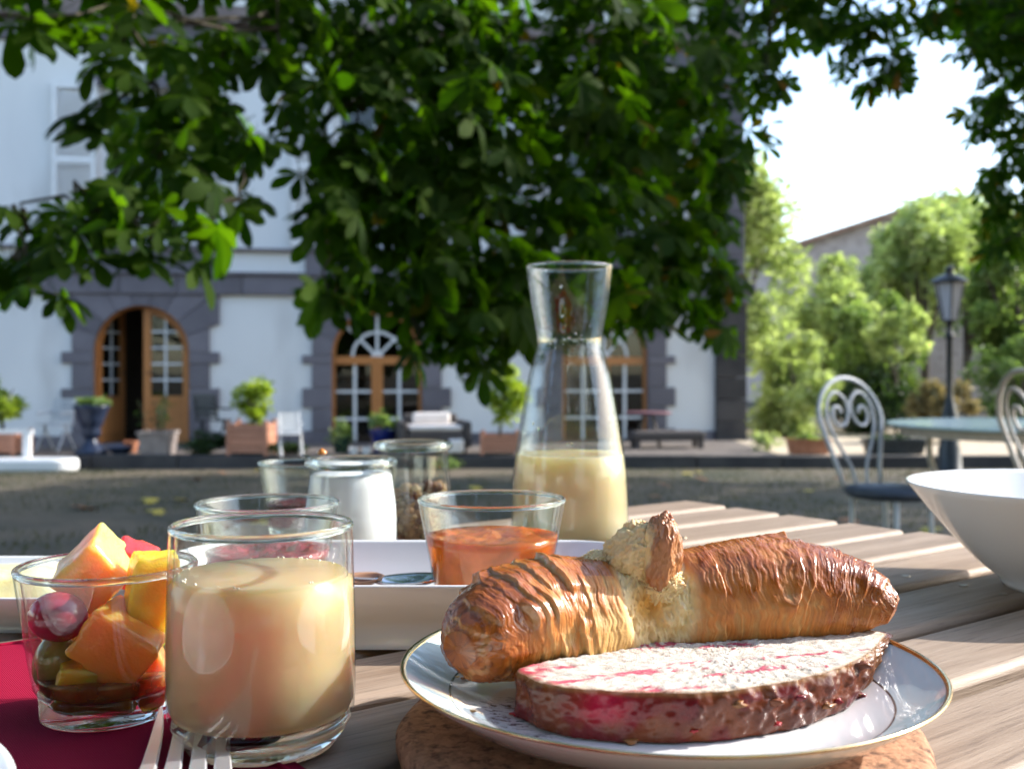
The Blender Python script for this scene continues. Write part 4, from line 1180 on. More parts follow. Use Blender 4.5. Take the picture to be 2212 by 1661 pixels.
# ---- scroll-back garden chairs and round table
def scroll_chair(label, loc, rz, m, seat_m, name='scroll_chair', group=None, sc=1.0):
    """bistro chair facing local +x: looped back with two scrolls"""
    t = thing(name, label, 'chair', loc, rz, group)
    zs = .455
    obj('seat', MB().lathe([(0, zs-.035), (.17, zs-.035), (.195, zs-.02), (.198, zs), (.185, zs+.014), (0, zs+.022)], 36).data(), seat_m, t, sm=True)
    def back(yz):    # the back leans away from the seat
        return [(-.165-.11*((z-zs)/.47), y, z) for y, z in yz]
    hoop = []
    for k in range(33):
        a = math.pi*(k/32)
        hoop.append((.195*math.cos(a), zs+.30+.19*math.sin(a)))
    hoop = [(.115, zs-.01), (.13, zs+.08), (.165, zs+.19)] + hoop + [(-.165, zs+.19), (-.13, zs+.08), (-.115, zs-.01)]
    obj('back_hoop', MB().tube(back(hoop), .0105, 8).data(), m, t, sm=True)
    for s in (-1, 1):
        stem = [(s*.035, zs), (s*.05, zs+.09), (s*.115, zs+.21), (s*.145, zs+.30), (s*.13, zs+.385), (s*.075, zs+.425), (s*.018, zs+.39), (s*.012, zs+.33), (s*.04, zs+.28), (s*.085, zs+.275), (s*.11, zs+.315), (s*.095, zs+.355), (s*.065, zs+.355), (s*.055, zs+.33)]
        # smooth the scroll
        pts = [Vector((y, z)) for y, z in stem]; out = []
        for i in range(len(pts)-1):
            p0, p1, p2, p3 = pts[max(i-1, 0)], pts[i], pts[i+1], pts[min(i+2, len(pts)-1)]
            for q in range(6):
                u = q/6
                out.append(.5*((2*p1)+(p2-p0)*u+(2*p0-5*p1+4*p2-p3)*u*u+(3*p1-p0-3*p2+p3)*u**3))
        out.append(pts[-1])
        obj('back_scroll', MB().tube(back([(p.x, p.y) for p in out]), .0078, 7).data(), m, t, sm=True)
    for a, rr in ((R(40), .0), (R(-40), .0), (R(140), .0), (R(-140), .0)):
        c, s = math.cos(a), math.sin(a)
        obj('leg', MB().tube([(.16*c, .16*s, zs-.02), (.165*c, .165*s, .30), (.18*c, .18*s, .12), (.225*c, .225*s, 0.0)], .0115, 8).data(), m, t, sm=True)
    ring = [(.168*math.cos(k*math.pi/12), .168*math.sin(k*math.pi/12), .22) for k in range(25)]
    obj('stretcher_ring', MB().tube(ring, .007, 6, False).data(), m, t, sm=True)
    t.scale = (sc,)*3
    return t
SEATPAD = pmat('dark_seat', (.035, .045, .065), .5, c2=(.05, .06, .08), nscale=20)
cd = 4.55; cp = P(1925, 1045, cd)
scroll_chair('grey iron garden chair with scrolled back and dark seat', (cp.x, cd, float(gz(0, cd))), R(-62), GREYMETAL, SEATPAD, sc=.99)
cd = 3.75; cp = P(2350, 1045, cd)
scroll_chair('cream iron garden chair partly behind the white bowl', (cp.x+.02, cd, float(gz(0, cd))-.0), R(8), CREAMMETAL, SEATPAD, 'garden_chair', sc=1.0)
td = 4.75; tpz = CAM_Z-.235
t = thing('round_table', 'round garden table with pale green top and curved cream legs', 'table', (P(2212, 920, td).x+.09, td, float(gz(0, td))))
h = tpz-float(gz(0, td)); RT = .68
TEAL = pmat('pale_green_enamel', (.42, .54, .52), .25, c2=(.48, .58, .56), nscale=4, coat=.3)
obj('top', MB().lathe([(0, h-.012), (RT-.01, h-.012), (RT, h-.006), (RT, h), (RT-.006, h+.004), (0, h+.004)], 64).data(), TEAL, t)
obj('apron', MB().lathe([(RT-.07, h-.05), (RT-.06, h-.05), (RT-.06, h-.013), (RT-.07, h-.013)], 64, closed=True).data(), CREAMMETAL, t)
for k in range(4):
    a = R(45)+k*math.pi/2+R(8)
    c, s = math.cos(a), math.sin(a)
    pts = [(.50, h-.02), (.50, h-.16), (.46, h-.26), (.34, h-.33), (.20, h-.40), (.16, h-.48), (.22, h-.58), (.36, .05), (.44, 0.0)]
    P3 = [Vector((r*c, r*s, z)) for r, z in pts]; out = []
    for i in range(len(P3)-1):
        p0, p1, p2, p3 = P3[max(i-1, 0)], P3[i], P3[i+1], P3[min(i+2, len(P3)-1)]
        for q in range(5):
            u = q/5; out.append(.5*((2*p1)+(p2-p0)*u+(2*p0-5*p1+4*p2-p3)*u*u+(3*p1-p0-3*p2+p3)*u**3))
    out.append(P3[-1])
    obj('leg', MB().tube(out, .016, 8).data(), CREAMMETAL, t, sm=True)
ring = [(.19*math.cos(k*math.pi/12), .19*math.sin(k*math.pi/12), h-.42) for k in range(25)]
obj('brace_ring', MB().tube(ring, .010, 6, False).data(), CREAMMETAL, t, sm=True)

# ================================================================== THE BREAKFAST TABLE
TA = R(36.5); TC, TS = math.cos(TA), math.sin(TA)
table = thing('garden_table', 'weathered teak slatted table laid for breakfast', 'table', (0, 0, 0), TA)
N_LO, N_HI, PX0, PX1 = -6, 7, -.80, .808
for k in range(N_LO, N_HI+1):
    n0 = .248+k*.0675
    me = bevbox((PX0, -.0287, -.020), (PX1+rnd.uniform(-.003, .003), .0287, 0), .0042, 3)
    o = obj('plank', me, TEAK, table, (0, n0+.0305, TABLE_Z+rnd.uniform(-.0006, .0003)), (rnd.uniform(-.006, .006), 0, 0)); smooth(me)
    o.data.polygons.foreach_set('use_smooth', [len(p.vertices) == 4 and p.area < .004 for p in o.data.polygons])
for px in (-.62, 0.0, .62):
    obj('cross_bar', MB().box((px-.025, -.16, TABLE_Z-.055), (px+.025, .77, TABLE_Z-.0215)).data(), TEAK, table)
for px in (-.66, .66):
    for n in (-.10, .71):
        obj('leg', MB().box((px-.028, n-.028, -.04), (px+.028, n+.028, TABLE_Z-.056)).data(), TEAK, table)

SCREW = pmat('brass_screw', (.30, .24, .17), .4, metal=.8)
for k in range(N_LO, N_HI+1):
    for px in (-.62, 0.0, .62):
        for dn in (-.014, .014):
            obj('screw', MB().lathe([(0, .0003), (.0026, .0003), (.0030, -.0004)], 12).data(), SCREW, table, (px+rnd.uniform(-.003, .003), .248+k*.0675+.0305+dn, TABLE_Z+.0002))

def tpt(x, y, h=.1345): return (x, y, CAM_Z-h)

# ---- red placemat
MATM, nt_, N_, L_, out_ = nodes('crimson_cloth')
b_ = N_('ShaderNodeBsdfPrincipled', Roughness=.85); b_.inputs['Base Color'].default_value = (.33, .006, .035, 1)
b_.inputs['Specular IOR Level'].default_value = .12
tc_ = N_('ShaderNodeTexCoord'); w1 = N_('ShaderNodeTexWave', Scale=420., Distortion=.6); w1.bands_direction = 'X'
w2_ = N_('ShaderNodeTexWave', Scale=420., Distortion=.6); w2_.bands_direction = 'Y'
L_(tc_.outputs['Object'], w1.inputs[0]); L_(tc_.outputs['Object'], w2_.inputs[0])
mm = N_('ShaderNodeMath', operation='MULTIPLY'); L_(w1.outputs[1], mm.inputs[0]); L_(w2_.outputs[1], mm.inputs[1])
bp_ = N_('ShaderNodeBump', Strength=1.0, Distance=.0010); L_(mm.outputs[0], bp_.inputs['Height']); L_(bp_.outputs[0], b_.inputs['Normal'])
mc_ = N_('ShaderNodeMixRGB'); L_(mm.outputs[0], mc_.inputs[0]); mc_.inputs[1].default_value = (.40, .007, .042, 1); mc_.inputs[2].default_value = (.66, .018, .09, 1); L_(mc_.outputs[0], b_.inputs['Base Color'])
L_(b_.outputs[0], out_.inputs[0])
mat = thing('placemat', 'crimson cloth placemat under the fruit glass', 'placemat', (0, 0, TABLE_Z), TA)
gx_, gy_ = np.meshgrid(np.linspace(-.34, .152, 60), np.linspace(.04, .56, 60))
gzz = .0022+.0006*(fbm(gx_*14, gy_*14, seed=4)-.5)
Vt = np.stack([gx_, gy_, gzz], -1).reshape(-1, 3); Vb = Vt-np.array([0, 0, .0014])
Fq = [(j*60+i, j*60+i+1, (j+1)*60+i+1, (j+1)*60+i) for j in range(59) for i in range(59)]
Fb = [tuple(3600+q for q in f[::-1]) for f in Fq]
rim_ = [i for i in range(60)]+[60*j+59 for j in range(1, 60)]+[59*60+i for i in range(58, -1, -1)]+[60*j for j in range(58, 0, -1)]
Fs_ = [(rim_[k], 3600+rim_[k], 3600+rim_[(k+1) % len(rim_)], rim_[(k+1) % len(rim_)]) for k in range(len(rim_))]
obj('cloth', (np.concatenate([Vt, Vb]), Fq+Fb+[f[::-1] for f in Fs_]), MATM, mat, sm=True)
hem = MB()
for a, b in (((-.335, .05), (.146, .05)), ((.146, .05), (.146, .555)), ((.146, .555), (-.335, .555))):
    hem.tube([(a[0], a[1], .0024), (b[0], b[1], .0024)], .0009, 6)
obj('hem', hem.data(), MATM, mat)
MAT_H = .0026

# ---- glass vessels
def glass_ring(r, z, th, n=96):
    prof = [(r+th*math.cos(a), z+th*1.1*math.sin(a)) for a in [2*math.pi*k/10 for k in range(10)]]
    return MB().lathe(prof, n, closed=True).data()

def vessel(name, label, cat, loc, outer, th, base_h, m=GLASS, group=None, rim_th=None, foot=None, N=96):
    """outer: profile (r, z) from the base edge up to the rim. Base is a thick slab."""
    t = thing(name, label, cat, loc, 0, group)
    inner = [(max(r-th, .001), z) for r, z in outer if z > base_h]
    wall = MB().lathe([p for p in outer if p[1] >= base_h-.0005], N)
    wall2 = MB().lathe(inner[::-1], N)
    mbw = MB().add(wall.v, wall.f).add(wall2.v, wall2.f)
    obj('glass_wall', mbw.data(), m, t, sm=True)
    ro, zo = outer[-1]
    obj('rim', glass_ring(ro-th/2, zo, (rim_th or th*.62)), SOLID, t, sm=True)
    # slab
    bo = [p for p in outer if p[1] <= base_h+1e-6]
    rb = bo[-1][0]
    slab = [(0, .0008), (bo[0][0]*.86, .0004), (bo[0][0]*.96, .0)]+bo[0:]+[(rb-th*.5, base_h+.0004), (rb*.6, base_h-.0008), (0, base_h-.0012)]
    obj('glass_base', MB().lathe(slab, N).data(), SOLID, t, sm=True)
    return t

def liquid(parent, prof, m, name='juice', N=96):
    return obj(name, MB().lathe(prof, N).data(), m, parent, sm=True)

def juice_mat(name, col, rad, rough=.08, sss=1.0):
    m, nt, N, L, out = nodes(name)
    b = N('ShaderNodeBsdfPrincipled', Roughness=rough, IOR=1.34); b.inputs['Base Color'].default_value = c4(col)
    b.inputs['Subsurface Weight'].default_value = sss; b.inputs['Subsurface Radius'].default_value = rad; b.inputs['Subsurface Scale'].default_value = 1
    L(b.outputs[0], out.inputs[0]); return m
def jelly(name, body, clear, rad, mixw=.5, rough=.22, ior=1.35, ns=90., var=.18):
    m, nt, N, L, out = nodes(name)
    b = N('ShaderNodeBsdfPrincipled', Roughness=.2); b.inputs['Base Color'].default_value = c4(body)
    b.inputs['Subsurface Weight'].default_value = .9; b.inputs['Subsurface Radius'].default_value = rad; b.inputs['Subsurface Scale'].default_value = 1
    tc = N('ShaderNodeTexCoord'); n = N('ShaderNodeTexNoise', Scale=ns, Detail=4); L(tc.outputs['Object'], n.inputs['Vector'])
    bp = N('ShaderNodeBump', Strength=.15, Distance=.004); L(n.outputs[0], bp.inputs['Height'])
    g = N('ShaderNodeBsdfGlass', Roughness=rough, IOR=ior); g.inputs['Color'].default_value = c4(clear); L(bp.outputs[0], g.inputs['Normal']); L(bp.outputs[0], b.inputs['Normal'])
    r = N('ShaderNodeMapRange'); L(n.outputs[0], r.inputs[0]); r.inputs[1].default_value = .35; r.inputs[2].default_value = .65; r.inputs[3].default_value = mixw-var; r.inputs[4].default_value = mixw+var
    mx = N('ShaderNodeMixShader'); L(r.outputs[0], mx.inputs[0]); L(b.outputs[0], mx.inputs[1]); L(g.outputs[0], mx.inputs[2]); L(mx.outputs[0], out.inputs[0])
    return m
JUICE = jelly('cloudy_apple_juice', (.90, .65, .37), (.985, .87, .66), (.030, .018, .009), .50, .30, 1.33, 25., .10)
JUICE2 = jelly('pale_cloudy_juice', (.86, .71, .42), (.985, .93, .74), (.040, .030, .016), .45, .4, 1.33, 18., .10)

# front tumbler of cloudy juice
tl_ = (-.0904, .377, TABLE_Z)
outer = [(.0238, 0), (.0262, .0012), (.0292, .0052), (.0318, .0098), (.0330, .0135), (.0334, .020), (.0335, .032), (.0333, .048), (.0328, .066), (.0325, .0793)]
tum = vessel('juice_tumbler', 'clear glass tumbler two thirds full of cloudy apple juice', 'glass', tl_, outer, .0021, .0125)
liquid(tum, [(0, .0128), (.028, .0129), (.0312, .0135), (.0326, .0165), (.03305, .022), (.0331, .033), (.0329, .048), (.0325, .0592), (.0306, .0613), (.0303, .0622), (.0298, .0625), (0, .0625)], JUICE)
bub = MB()
for k in range(26):
    a = rnd.choice((rnd.gauss(2.6, .5), rnd.gauss(3.9, .45), rnd.gauss(.9, .5), rnd.uniform(0, 6.28)))
    rr = .0296-abs(rnd.gauss(0, .0012)); s = rnd.uniform(.0002, .0006)
    bub.lathe([(0, -s), (s*.8, -s*.5), (s, 0), (s*.8, s*.5), (0, s)], 8, Matrix.Translation((rr*math.cos(a), rr*math.sin(a), .0627)))
obj('bubbles', bub.data(), pmat('foam_bubble', (.8, .72, .6), .15), tum, sm=True)['kind'] = 'stuff'

# fruit glass
fg_loc = (-.158, .4067, TABLE_Z+MAT_H)
fo = [(.0240, 0), (.0246, .001), (.0247, .0085), (.0252, .0098), (.0268, .0125), (.0285, .022), (.0306, .036), (.0324, .048), (.0338, .0565)]
fruit_glass = vessel('fruit_glass', 'flared glass cup filled with cut fruit on the red placemat', 'glass', fg_loc, fo, .0022, .0098)
liquid(fruit_glass, [(0, .0101), (.0225, .0102), (.0243, .0112), (.0252, .0150), (.0256, .0164), (.0240, .0168), (0, .0168)], jelly('fruit_syrup', (.55, .33, .12), (.97, .78, .48), (.02, .01, .003), .72, .08), 'syrup')

def fruit_piece(name, label, cat, c, size, rot, col, col2, seed, shape='cube', sss=1.0, rad=(.018, .008, .002), rough=.22, group=None, nscale=300):
    """cut fruit with softened edges and an uneven flesh surface"""
    bm = bmesh.new()
    if shape == 'cube':
        bmesh.ops.create_cube(bm, size=2.0)
        bmesh.ops.bevel(bm, geom=bm.edges[:], offset=.26, segments=4, affect='EDGES', profile=.6)
        bmesh.ops.subdivide_edges(bm, edges=bm.edges[:], cuts=3, use_grid_fill=True)
        for _ in range(16): bmesh.ops.smooth_vert(bm, verts=bm.verts[:], factor=.5, use_axis_x=True, use_axis_y=True, use_axis_z=True)
    else:
        bmesh.ops.create_icosphere(bm, subdivisions=4, radius=1.0)
    g = np.random.default_rng(seed); sh = g.uniform(-.18, .18, 4)
    co = np.array([v.co[:] for v in bm.verts])
    if shape == 'cube':
        co[:, 0] += sh[0]*co[:, 2]; co[:, 1] += sh[1]*co[:, 2]; co[:, 2] *= 1+sh[2]*co[:, 0]; co[:, 0] *= 1+sh[3]*.6*co[:, 1]
    f = fbm(co[:, 0]*2.3+seed, co[:, 1]*2.3, co[:, 2]*2.3, seed, 4)-.5
    co = co*(1+(.20 if shape == 'cube' else .03)*f)[:, None]
    for v, p in zip(bm.verts, co*np.array(size)): v.co = p
    me = bpy.data.meshes.new(name); bm.to_mesh(me); bm.free(); smooth(me)
    m = pmat(name+'_flesh', col, rough, c2=col2, nscale=nscale*.35, namt=1.5, bump=.14, bscale=nscale*2, sss=sss, srad=rad, coat=.4, coatr=.10)
    o = obj(name, me, m, None, c, rot); tag(o, label, cat, group)
    return o
def fz(px, py, d):
    """point from a measured direction of the fruit close-up"""
    u = px*.3028; v = 1157.8+py*.3028
    return P(u, v, d)
fruit_piece('melon_cube', 'pale orange melon cube poking highest out of the fruit glass', 'fruit', fz(690, 250, .406), (.0112, .0100, .0108), (.35, .78, .35), (.90, .46, .13), (.92, .56, .20), 1)
fruit_piece('melon_cube', 'large deep orange melon cube in the middle of the fruit glass', 'fruit', fz(850, 770, .396), (.0135, .0105, .0125), (.2, .75, .15), (.88, .27, .05), (.90, .35, .08), 2)
fruit_piece('pineapple_chunk', 'yellow pineapple chunk rising against the glass rim', 'fruit', fz(1065, 420, .402), (.0085, .0075, .0165), (.15, .22, .5), (.78, .56, .035), (.82, .66, .12), 3)
fruit_piece('grape', 'round red grape pressed against the fruit glass', 'fruit', fz(415, 575, .3905), (.0108, .0095, .0092), (.2, .2, .1), (.24, .016, .036), (.29, .025, .045), 4, 'ball', .6, (.006, .0015, .001), .15, nscale=30)
fruit_piece('grape', 'olive green grape low at the side of the fruit glass', 'fruit', fz(400, 900, .3985), (.0085, .0085, .0115), (.1, .25, 0), (.20, .19, .035), (.28, .26, .07), 5, 'ball', .6, (.005, .004, .001), .15, nscale=80)
fruit_piece('mango_cube', 'golden mango cube at the bottom of the fruit glass', 'fruit', fz(690, 1040, .398), (.0135, .0105, .0080), (.1, .12, .3), (.80, .38, .03), (.84, .46, .06), 6)
fruit_piece('melon_wedge', 'coral melon wedge low at the back of the fruit glass', 'fruit', fz(1050, 960, .409), (.0085, .0080, .0095), (.3, -.5, .2), (.82, .26, .08), (.85, .36, .14), 7)
fruit_piece('watermelon_piece', 'small red watermelon piece behind the yellow pineapple', 'fruit', fz(960, 210, .419), (.0075, .0065, .0080), (.3, .3, .2), (.60, .035, .05), (.68, .07, .07), 8)
fruit_piece('melon_cube', 'orange melon cube sunk behind the red grape', 'fruit', fz(560, 640, .418), (.010, .009, .011), (.3, .3, .7), (.78, .30, .07), (.84, .42, .12), 9)
fruit_piece('pineapple_chunk', 'yellow pineapple chunk hidden low behind the melon', 'fruit', fz(900, 800, .422), (.009, .0085, .012), (.2, .1, .2), (.76, .54, .05), (.80, .62, .12), 10)

# jam cups in the white dish
DISH_H = .004
def jam_cup(label, loc, R0, hh, jam_h, jm, seed, lump=.0015, jname='jam', rb=None):
    rb = rb or R0*.74
    o = [(rb*.97, 0), (rb, .0015), (rb+.0005, .007)] + [(rb+(R0-rb)*((z-.007)/(hh-.007))**.95, z) for z in np.linspace(.010, hh, 8)]
    t = vessel('jam_cup', label, 'glass', loc, o, .0019, .0070)
    # jam with an uneven surface
    def rad(z): return rb+(R0-rb)*(max(z-.007, 0)/(hh-.007))**.95-.0006
    Nn = 96; loops = []
    for z in np.linspace(.0073, jam_h, 8): loops.append([(rad(z)*math.cos(2*math.pi*k/Nn), rad(z)*math.sin(2*math.pi*k/Nn), z) for k in range(Nn)])
    V = [p for l in loops for p in l]; F = []
    for i in range(7):
        for k in range(Nn): F.append((i*Nn+k, i*Nn+(k+1) % Nn, (i+1)*Nn+(k+1) % Nn, (i+1)*Nn+k))
    rings = 16; base = 7*Nn; rt = rad(jam_h)-.0016
    for j in range(1, rings+1):
        q = 1-j/rings
        for k in range(Nn):
            x, y = rt*q*math.cos(2*math.pi*k/Nn), rt*q*math.sin(2*math.pi*k/Nn)
            dz = lump*float((fbm(x*120+seed, y*120, seed=seed, o=4)-.42)*5*(1-q**6))
            V.append((x, y, jam_h+dz))
        a = base+(j-1)*Nn
        for k in range(Nn): F.append((a+k, a+(k+1) % Nn, a+Nn+(k+1) % Nn, a+Nn+k))
    F.append(tuple(range(Nn-1, -1, -1)))
    obj(jname, (V, F), jm, t, sm=True)
    return t
APRICOT = jelly('apricot_jelly', (.60, .15, .006), (.96, .44, .06), (.02, .006, .001))
RASP = pmat('raspberry_jam', (.20, .008, .022), .15, c2=(.30, .02, .04), nscale=120, bump=.3, bscale=420, sss=.6, srad=(.006, .001, .001), coat=.4)
PRUNE = pmat('dark_plum_jam', (.09, .012, .016), .15, c2=(.14, .02, .02), nscale=120, bump=.6, bscale=300, sss=.4, srad=(.004, .001, .001), coat=.7)
DZ = TABLE_Z+DISH_H
jam_cup('glass cup of glowing orange apricot jam in the white dish', (-.0111, .5725, DZ), .0405, .0610, .0415, APRICOT, 3)
jam_cup('glass cup of dark red jam behind the juice tumbler', (-.1350, .576, DZ), .0391, .0585, .0330, RASP, 5, .0022)
jam_cup('glass cup with a little dark plum jam behind the yogurt jar', (-.1778, .880, TABLE_Z), .0362, .0590, .0260, PRUNE, 7, .0010)

# white rectangular dish under the jam cups
def dish(name, label, cxx, cyy, w2, d2, hh, rad, label_cat='dish', wall=.0035, rz=0.0, slope=.004):
    t = thing(name, label, label_cat, (cxx, cyy, TABLE_Z), rz)
    L_ = [rrect(w2-.012, d2-.012, rad*.8, .0, 12), rrect(w2-slope-.0015, d2-slope-.0015, rad*.92, .0015, 12), rrect(w2-slope*.6, d2-slope*.6, rad*.96, hh*.45, 12), rrect(w2-.0008, d2-.0008, rad, hh-.0012, 12), rrect(w2-.0010, d2-.0010, rad, hh-.0003, 12), rrect(w2-.0018, d2-.0018, rad, hh, 12),
          rrect(w2-wall+.0004, d2-wall+.0004, rad-.002, hh-.0004, 12), rrect(w2-wall, d2-wall, rad-.002, hh-.0015, 12), rrect(w2-slope-wall, d2-slope-wall, rad*.9, .0075, 12), rrect(w2-slope-wall-.004, d2-slope-wall-.004, rad*.85, .0042, 12), rrect((w2-slope-wall)*.8, (d2-slope-wall)*.8, rad*.7, DISH_H-.0002, 12)]
    o = obj('body', MB().loft(L_).data(), PORCELAIN, t, sm=True)
    return t
dish('white_dish', 'deep white porcelain dish holding the jam cups and spoon', -.0573, .564, .1348, .0690, .0335, .045, slope=.016)
bd_ = dish('butter_dish', 'low white dish holding butter behind the fruit glass', -.302, .590, .0955, .062, .0205, .03, slope=.013)
BUTTER = pmat('butter', (.84, .74, .36), .4, c2=(.88, .80, .46), nscale=60, sss=.4, srad=(.006, .005, .002), bump=.2, bscale=150)
o = obj('butter_block', bevbox((-.042, -.022, 0), (.042, .022, .021), .003, 3), BUTTER, None, (-.273, .582, TABLE_Z+.0042), (0, 0, R(14)), True); tag(o, 'pale yellow block of butter in the low white dish', 'butter')

# teaspoon in the dish
def spoon(label, loc, rz, m, L=.13, name='teaspoon', tilt=0.0, bl=.020):
    t = thing(name, label, 'spoon', loc, rz)
    V = []; F = []; nu, nv = 16, 12
    for i in range(nu+1):
        a = i/nu; x = -bl+2*bl*a
        wdt = .0135*math.sqrt(max(0, 1-(2*a-1)**2))*(.85+.3*a)
        for j in range(nv+1):
            b = j/nv*2-1; V.append((x, wdt*b, .0058-.0058*(1-(2*a-1)**2)*(1-b*b)+.002*(1-a)))
    for i in range(nu):
        for j in range(nv):
            k = i*(nv+1)+j; F.append((k, k+1, k+nv+2, k+nv+1))
    o = obj('bowl', (V, F), m, t, sm=True); sm_ = o.modifiers.new('s', 'SOLIDIFY'); sm_.thickness = .0012; sm_.offset = 1
    obj('handle', MB().loft([[(x, -w_, z), (x, w_, z), (x, w_, z+.0014), (x, -w_, z+.0014)] for x, w_, z in ((-bl+.002, .0026, .0066), (-bl-.02, .0018, .0100), (-bl-.05, .0022, .0150), (-bl-.085, .0038, .0175), (-L, .0045, .0165))]).data(), m, t)
    t.rotation_euler = (0, tilt, rz)
    return t
spoon('steel teaspoon lying in the white dish beside the apricot jam', (-.0585, .588, DZ+.0085), R(6), STEEL, .10, tilt=R(-5))
WOODS = wood_mat('brown_spoon_wood', (.30, .15, .08), (.45, .27, .17), (.2, .09, .05), along=(2, 30, 30), bump=.1)
spoon('brown wooden spoon lying in the white dish', (-.090, .588, DZ+.0085), R(16), WOODS, .09, 'wooden_spoon', R(-6), .018)

# yogurt jar and granola jar
def jar_profile(Rl, Rb, hh):
    return [(Rb*.90, 0), (Rb*.97, .002), (Rb, .006), (Rb, hh*.45), (Rb*.985, hh*.58), (Rb*.93, hh*.74), (Rl*.955, hh*.86), (Rl*.935, hh*.915), (Rl*.94, hh*.93)]
def jar(name, label, loc, Rl, Rb, hh, m):
    pr = jar_profile(Rl, Rb, hh)
    t = thing(name, label, 'jar', loc)
    w1 = MB().lathe(pr, 96); w2 = MB().lathe([(max(r-.0022, .002), max(z, .005)) for r, z in pr][::-1], 96)
    obj('glass_wall', MB().add(w1.v, w1.f).add(w2.v, w2.f).data(), m, t, sm=True)
    lip = [(Rl*.925+.0042*math.cos(a), hh-.0030+.0036*math.sin(a)) for a in [2*math.pi*k/12 for k in range(12)]]
    obj('lip', MB().lathe(lip, 96, closed=True).data(), SOLID, t, sm=True)
    obj('glass_base', MB().lathe([(0, .0008), (Rb*.88, .0002), (Rb*.885, .004), (0, .0045)], 64).data(), SOLID, t, sm=True)
    return t
YOG = pmat('white_yogurt', (.80, .80, .77), .35, sss=.5, srad=(.006, .006, .005))
yj = jar('yogurt_jar', 'small glass jar filled with white yogurt', (-.112, .726, TABLE_Z), .0302, .0318, .0752, GLASS_B)
hh = .0752
liquid(yj, [(0, .0052), (.0296, .0053), (.0311, .008), (.0312, hh*.45), (.0307, hh*.58), (.0289, hh*.74), (.0279, hh*.84), (.0262, hh*.865), (0, hh*.867)], YOG, 'yogurt')
gj = jar('granola_jar', 'glass jar half full of brown granola', (-.0765, .806, TABLE_Z), .0288, .0298, .0816, GLASS)
g = np.random.default_rng(91); V = []; F = []; cols = []
bm = bmesh.new(); bmesh.ops.create_icosphere(bm, subdivisions=2, radius=1.0)
ico_v = np.array([v.co[:] for v in bm.verts]); ico_f = np.array([[v.index for v in f.verts] for f in bm.faces]); bm.free()
k = 0; tries = 0
pal = np.array([(.42, .20, .07), (.30, .12, .04), (.55, .32, .13), (.10, .035, .025), (.60, .40, .20), (.22, .075, .045)])
while k < 520 and tries < 5000:
    tries += 1
    rr = .0262*math.sqrt(g.uniform(0, 1)); a = g.uniform(0, 6.28); z = g.uniform(.008, .050)
    top = .044+.008*math.sin(a*1.3+1.1)*(rr/.026)
    if z > top: continue
    if rr < .016 and z < top-.010: continue      # nothing to see in the core
    s = g.uniform(.0018, .0042)*np.array([g.uniform(.7, 1.4), g.uniform(.7, 1.3), g.uniform(.5, 1.0)])
    q = Matrix.Rotation(g.uniform(0, 6.28), 3, 'X') @ Matrix.Rotation(g.uniform(0, 6.28), 3, 'Z')
    v = (ico_v*(1+.5*(noise(ico_v[:, 0]*2+k, ico_v[:, 1]*2, ico_v[:, 2]*2, 5)-.5))[:, None]*s) @ np.array(q).T
    off = len(V)*len(ico_v)
    V.append(v+np.array([min(rr, .0262-s.max()*.6)*math.cos(a), min(rr, .0262-s.max()*.6)*math.sin(a), z])); F.append(ico_f+off)
    cols.append(np.repeat(pal[g.integers(0, 6)][None]*g.uniform(.4, .8), len(ico_v), 0)); k += 1
me = fast_mesh('granola', np.concatenate(V), np.concatenate(F)); set_col(me, np.concatenate(cols)); set_col(me, np.full((len(me.vertices), 3), .5), 'Rough')
GRAN = vcol_mat('granola_flakes', (.5, .7), .4, 1500)
obj('granola', me, GRAN, gj)['kind'] = 'stuff'
obj('granola_core', MB().lathe([(0, .0055), (.021, .006), (.0225, .03), (.017, .042), (0, .043)], 24).data(), pmat('granola_mass', (.2, .09, .035), .8, c2=(.35, .18, .08), nscale=250), gj)
# scrap of peeled seal film with a dab of amber on the yogurt jar's lip
t = thing('seal_film', 'crumpled scrap of clear seal film with an amber dab by the yogurt jar lip', 'film', P(676, 992, .715))
g = np.random.default_rng(17)
gx2, gy2 = np.meshgrid(np.linspace(-.007, .006, 9), np.linspace(-.004, .004, 6))
gz2 = .003*fbm(gx2*400, gy2*400, seed=9)+.0015*np.abs(gx2)/.007
Fq2 = [(j*9+i, j*9+i+1, (j+1)*9+i+1, (j+1)*9+i) for j in range(5) for i in range(8)]
o = obj('film', (np.stack([gx2, gy2, gz2], -1).reshape(-1, 3), Fq2), thin_glass('clear_film', (.85, .88, .9), (.5, .5, .55)), t); o.modifiers.new('s', 'SOLIDIFY').thickness = .0003
AMB = pmat('amber_honey', (.50, .19, .02), .1, coat=.8, sss=.5, srad=(.003, .001, .0005))
obj('amber_dab', MB().lathe([(0, 0), (.0032, .0006), (.0036, .0018), (.0022, .0032), (.0008, .0042), (0, .0045)], 14).data(), AMB, t, (.0055, .004, .0030), (R(12), 0, 0), True)

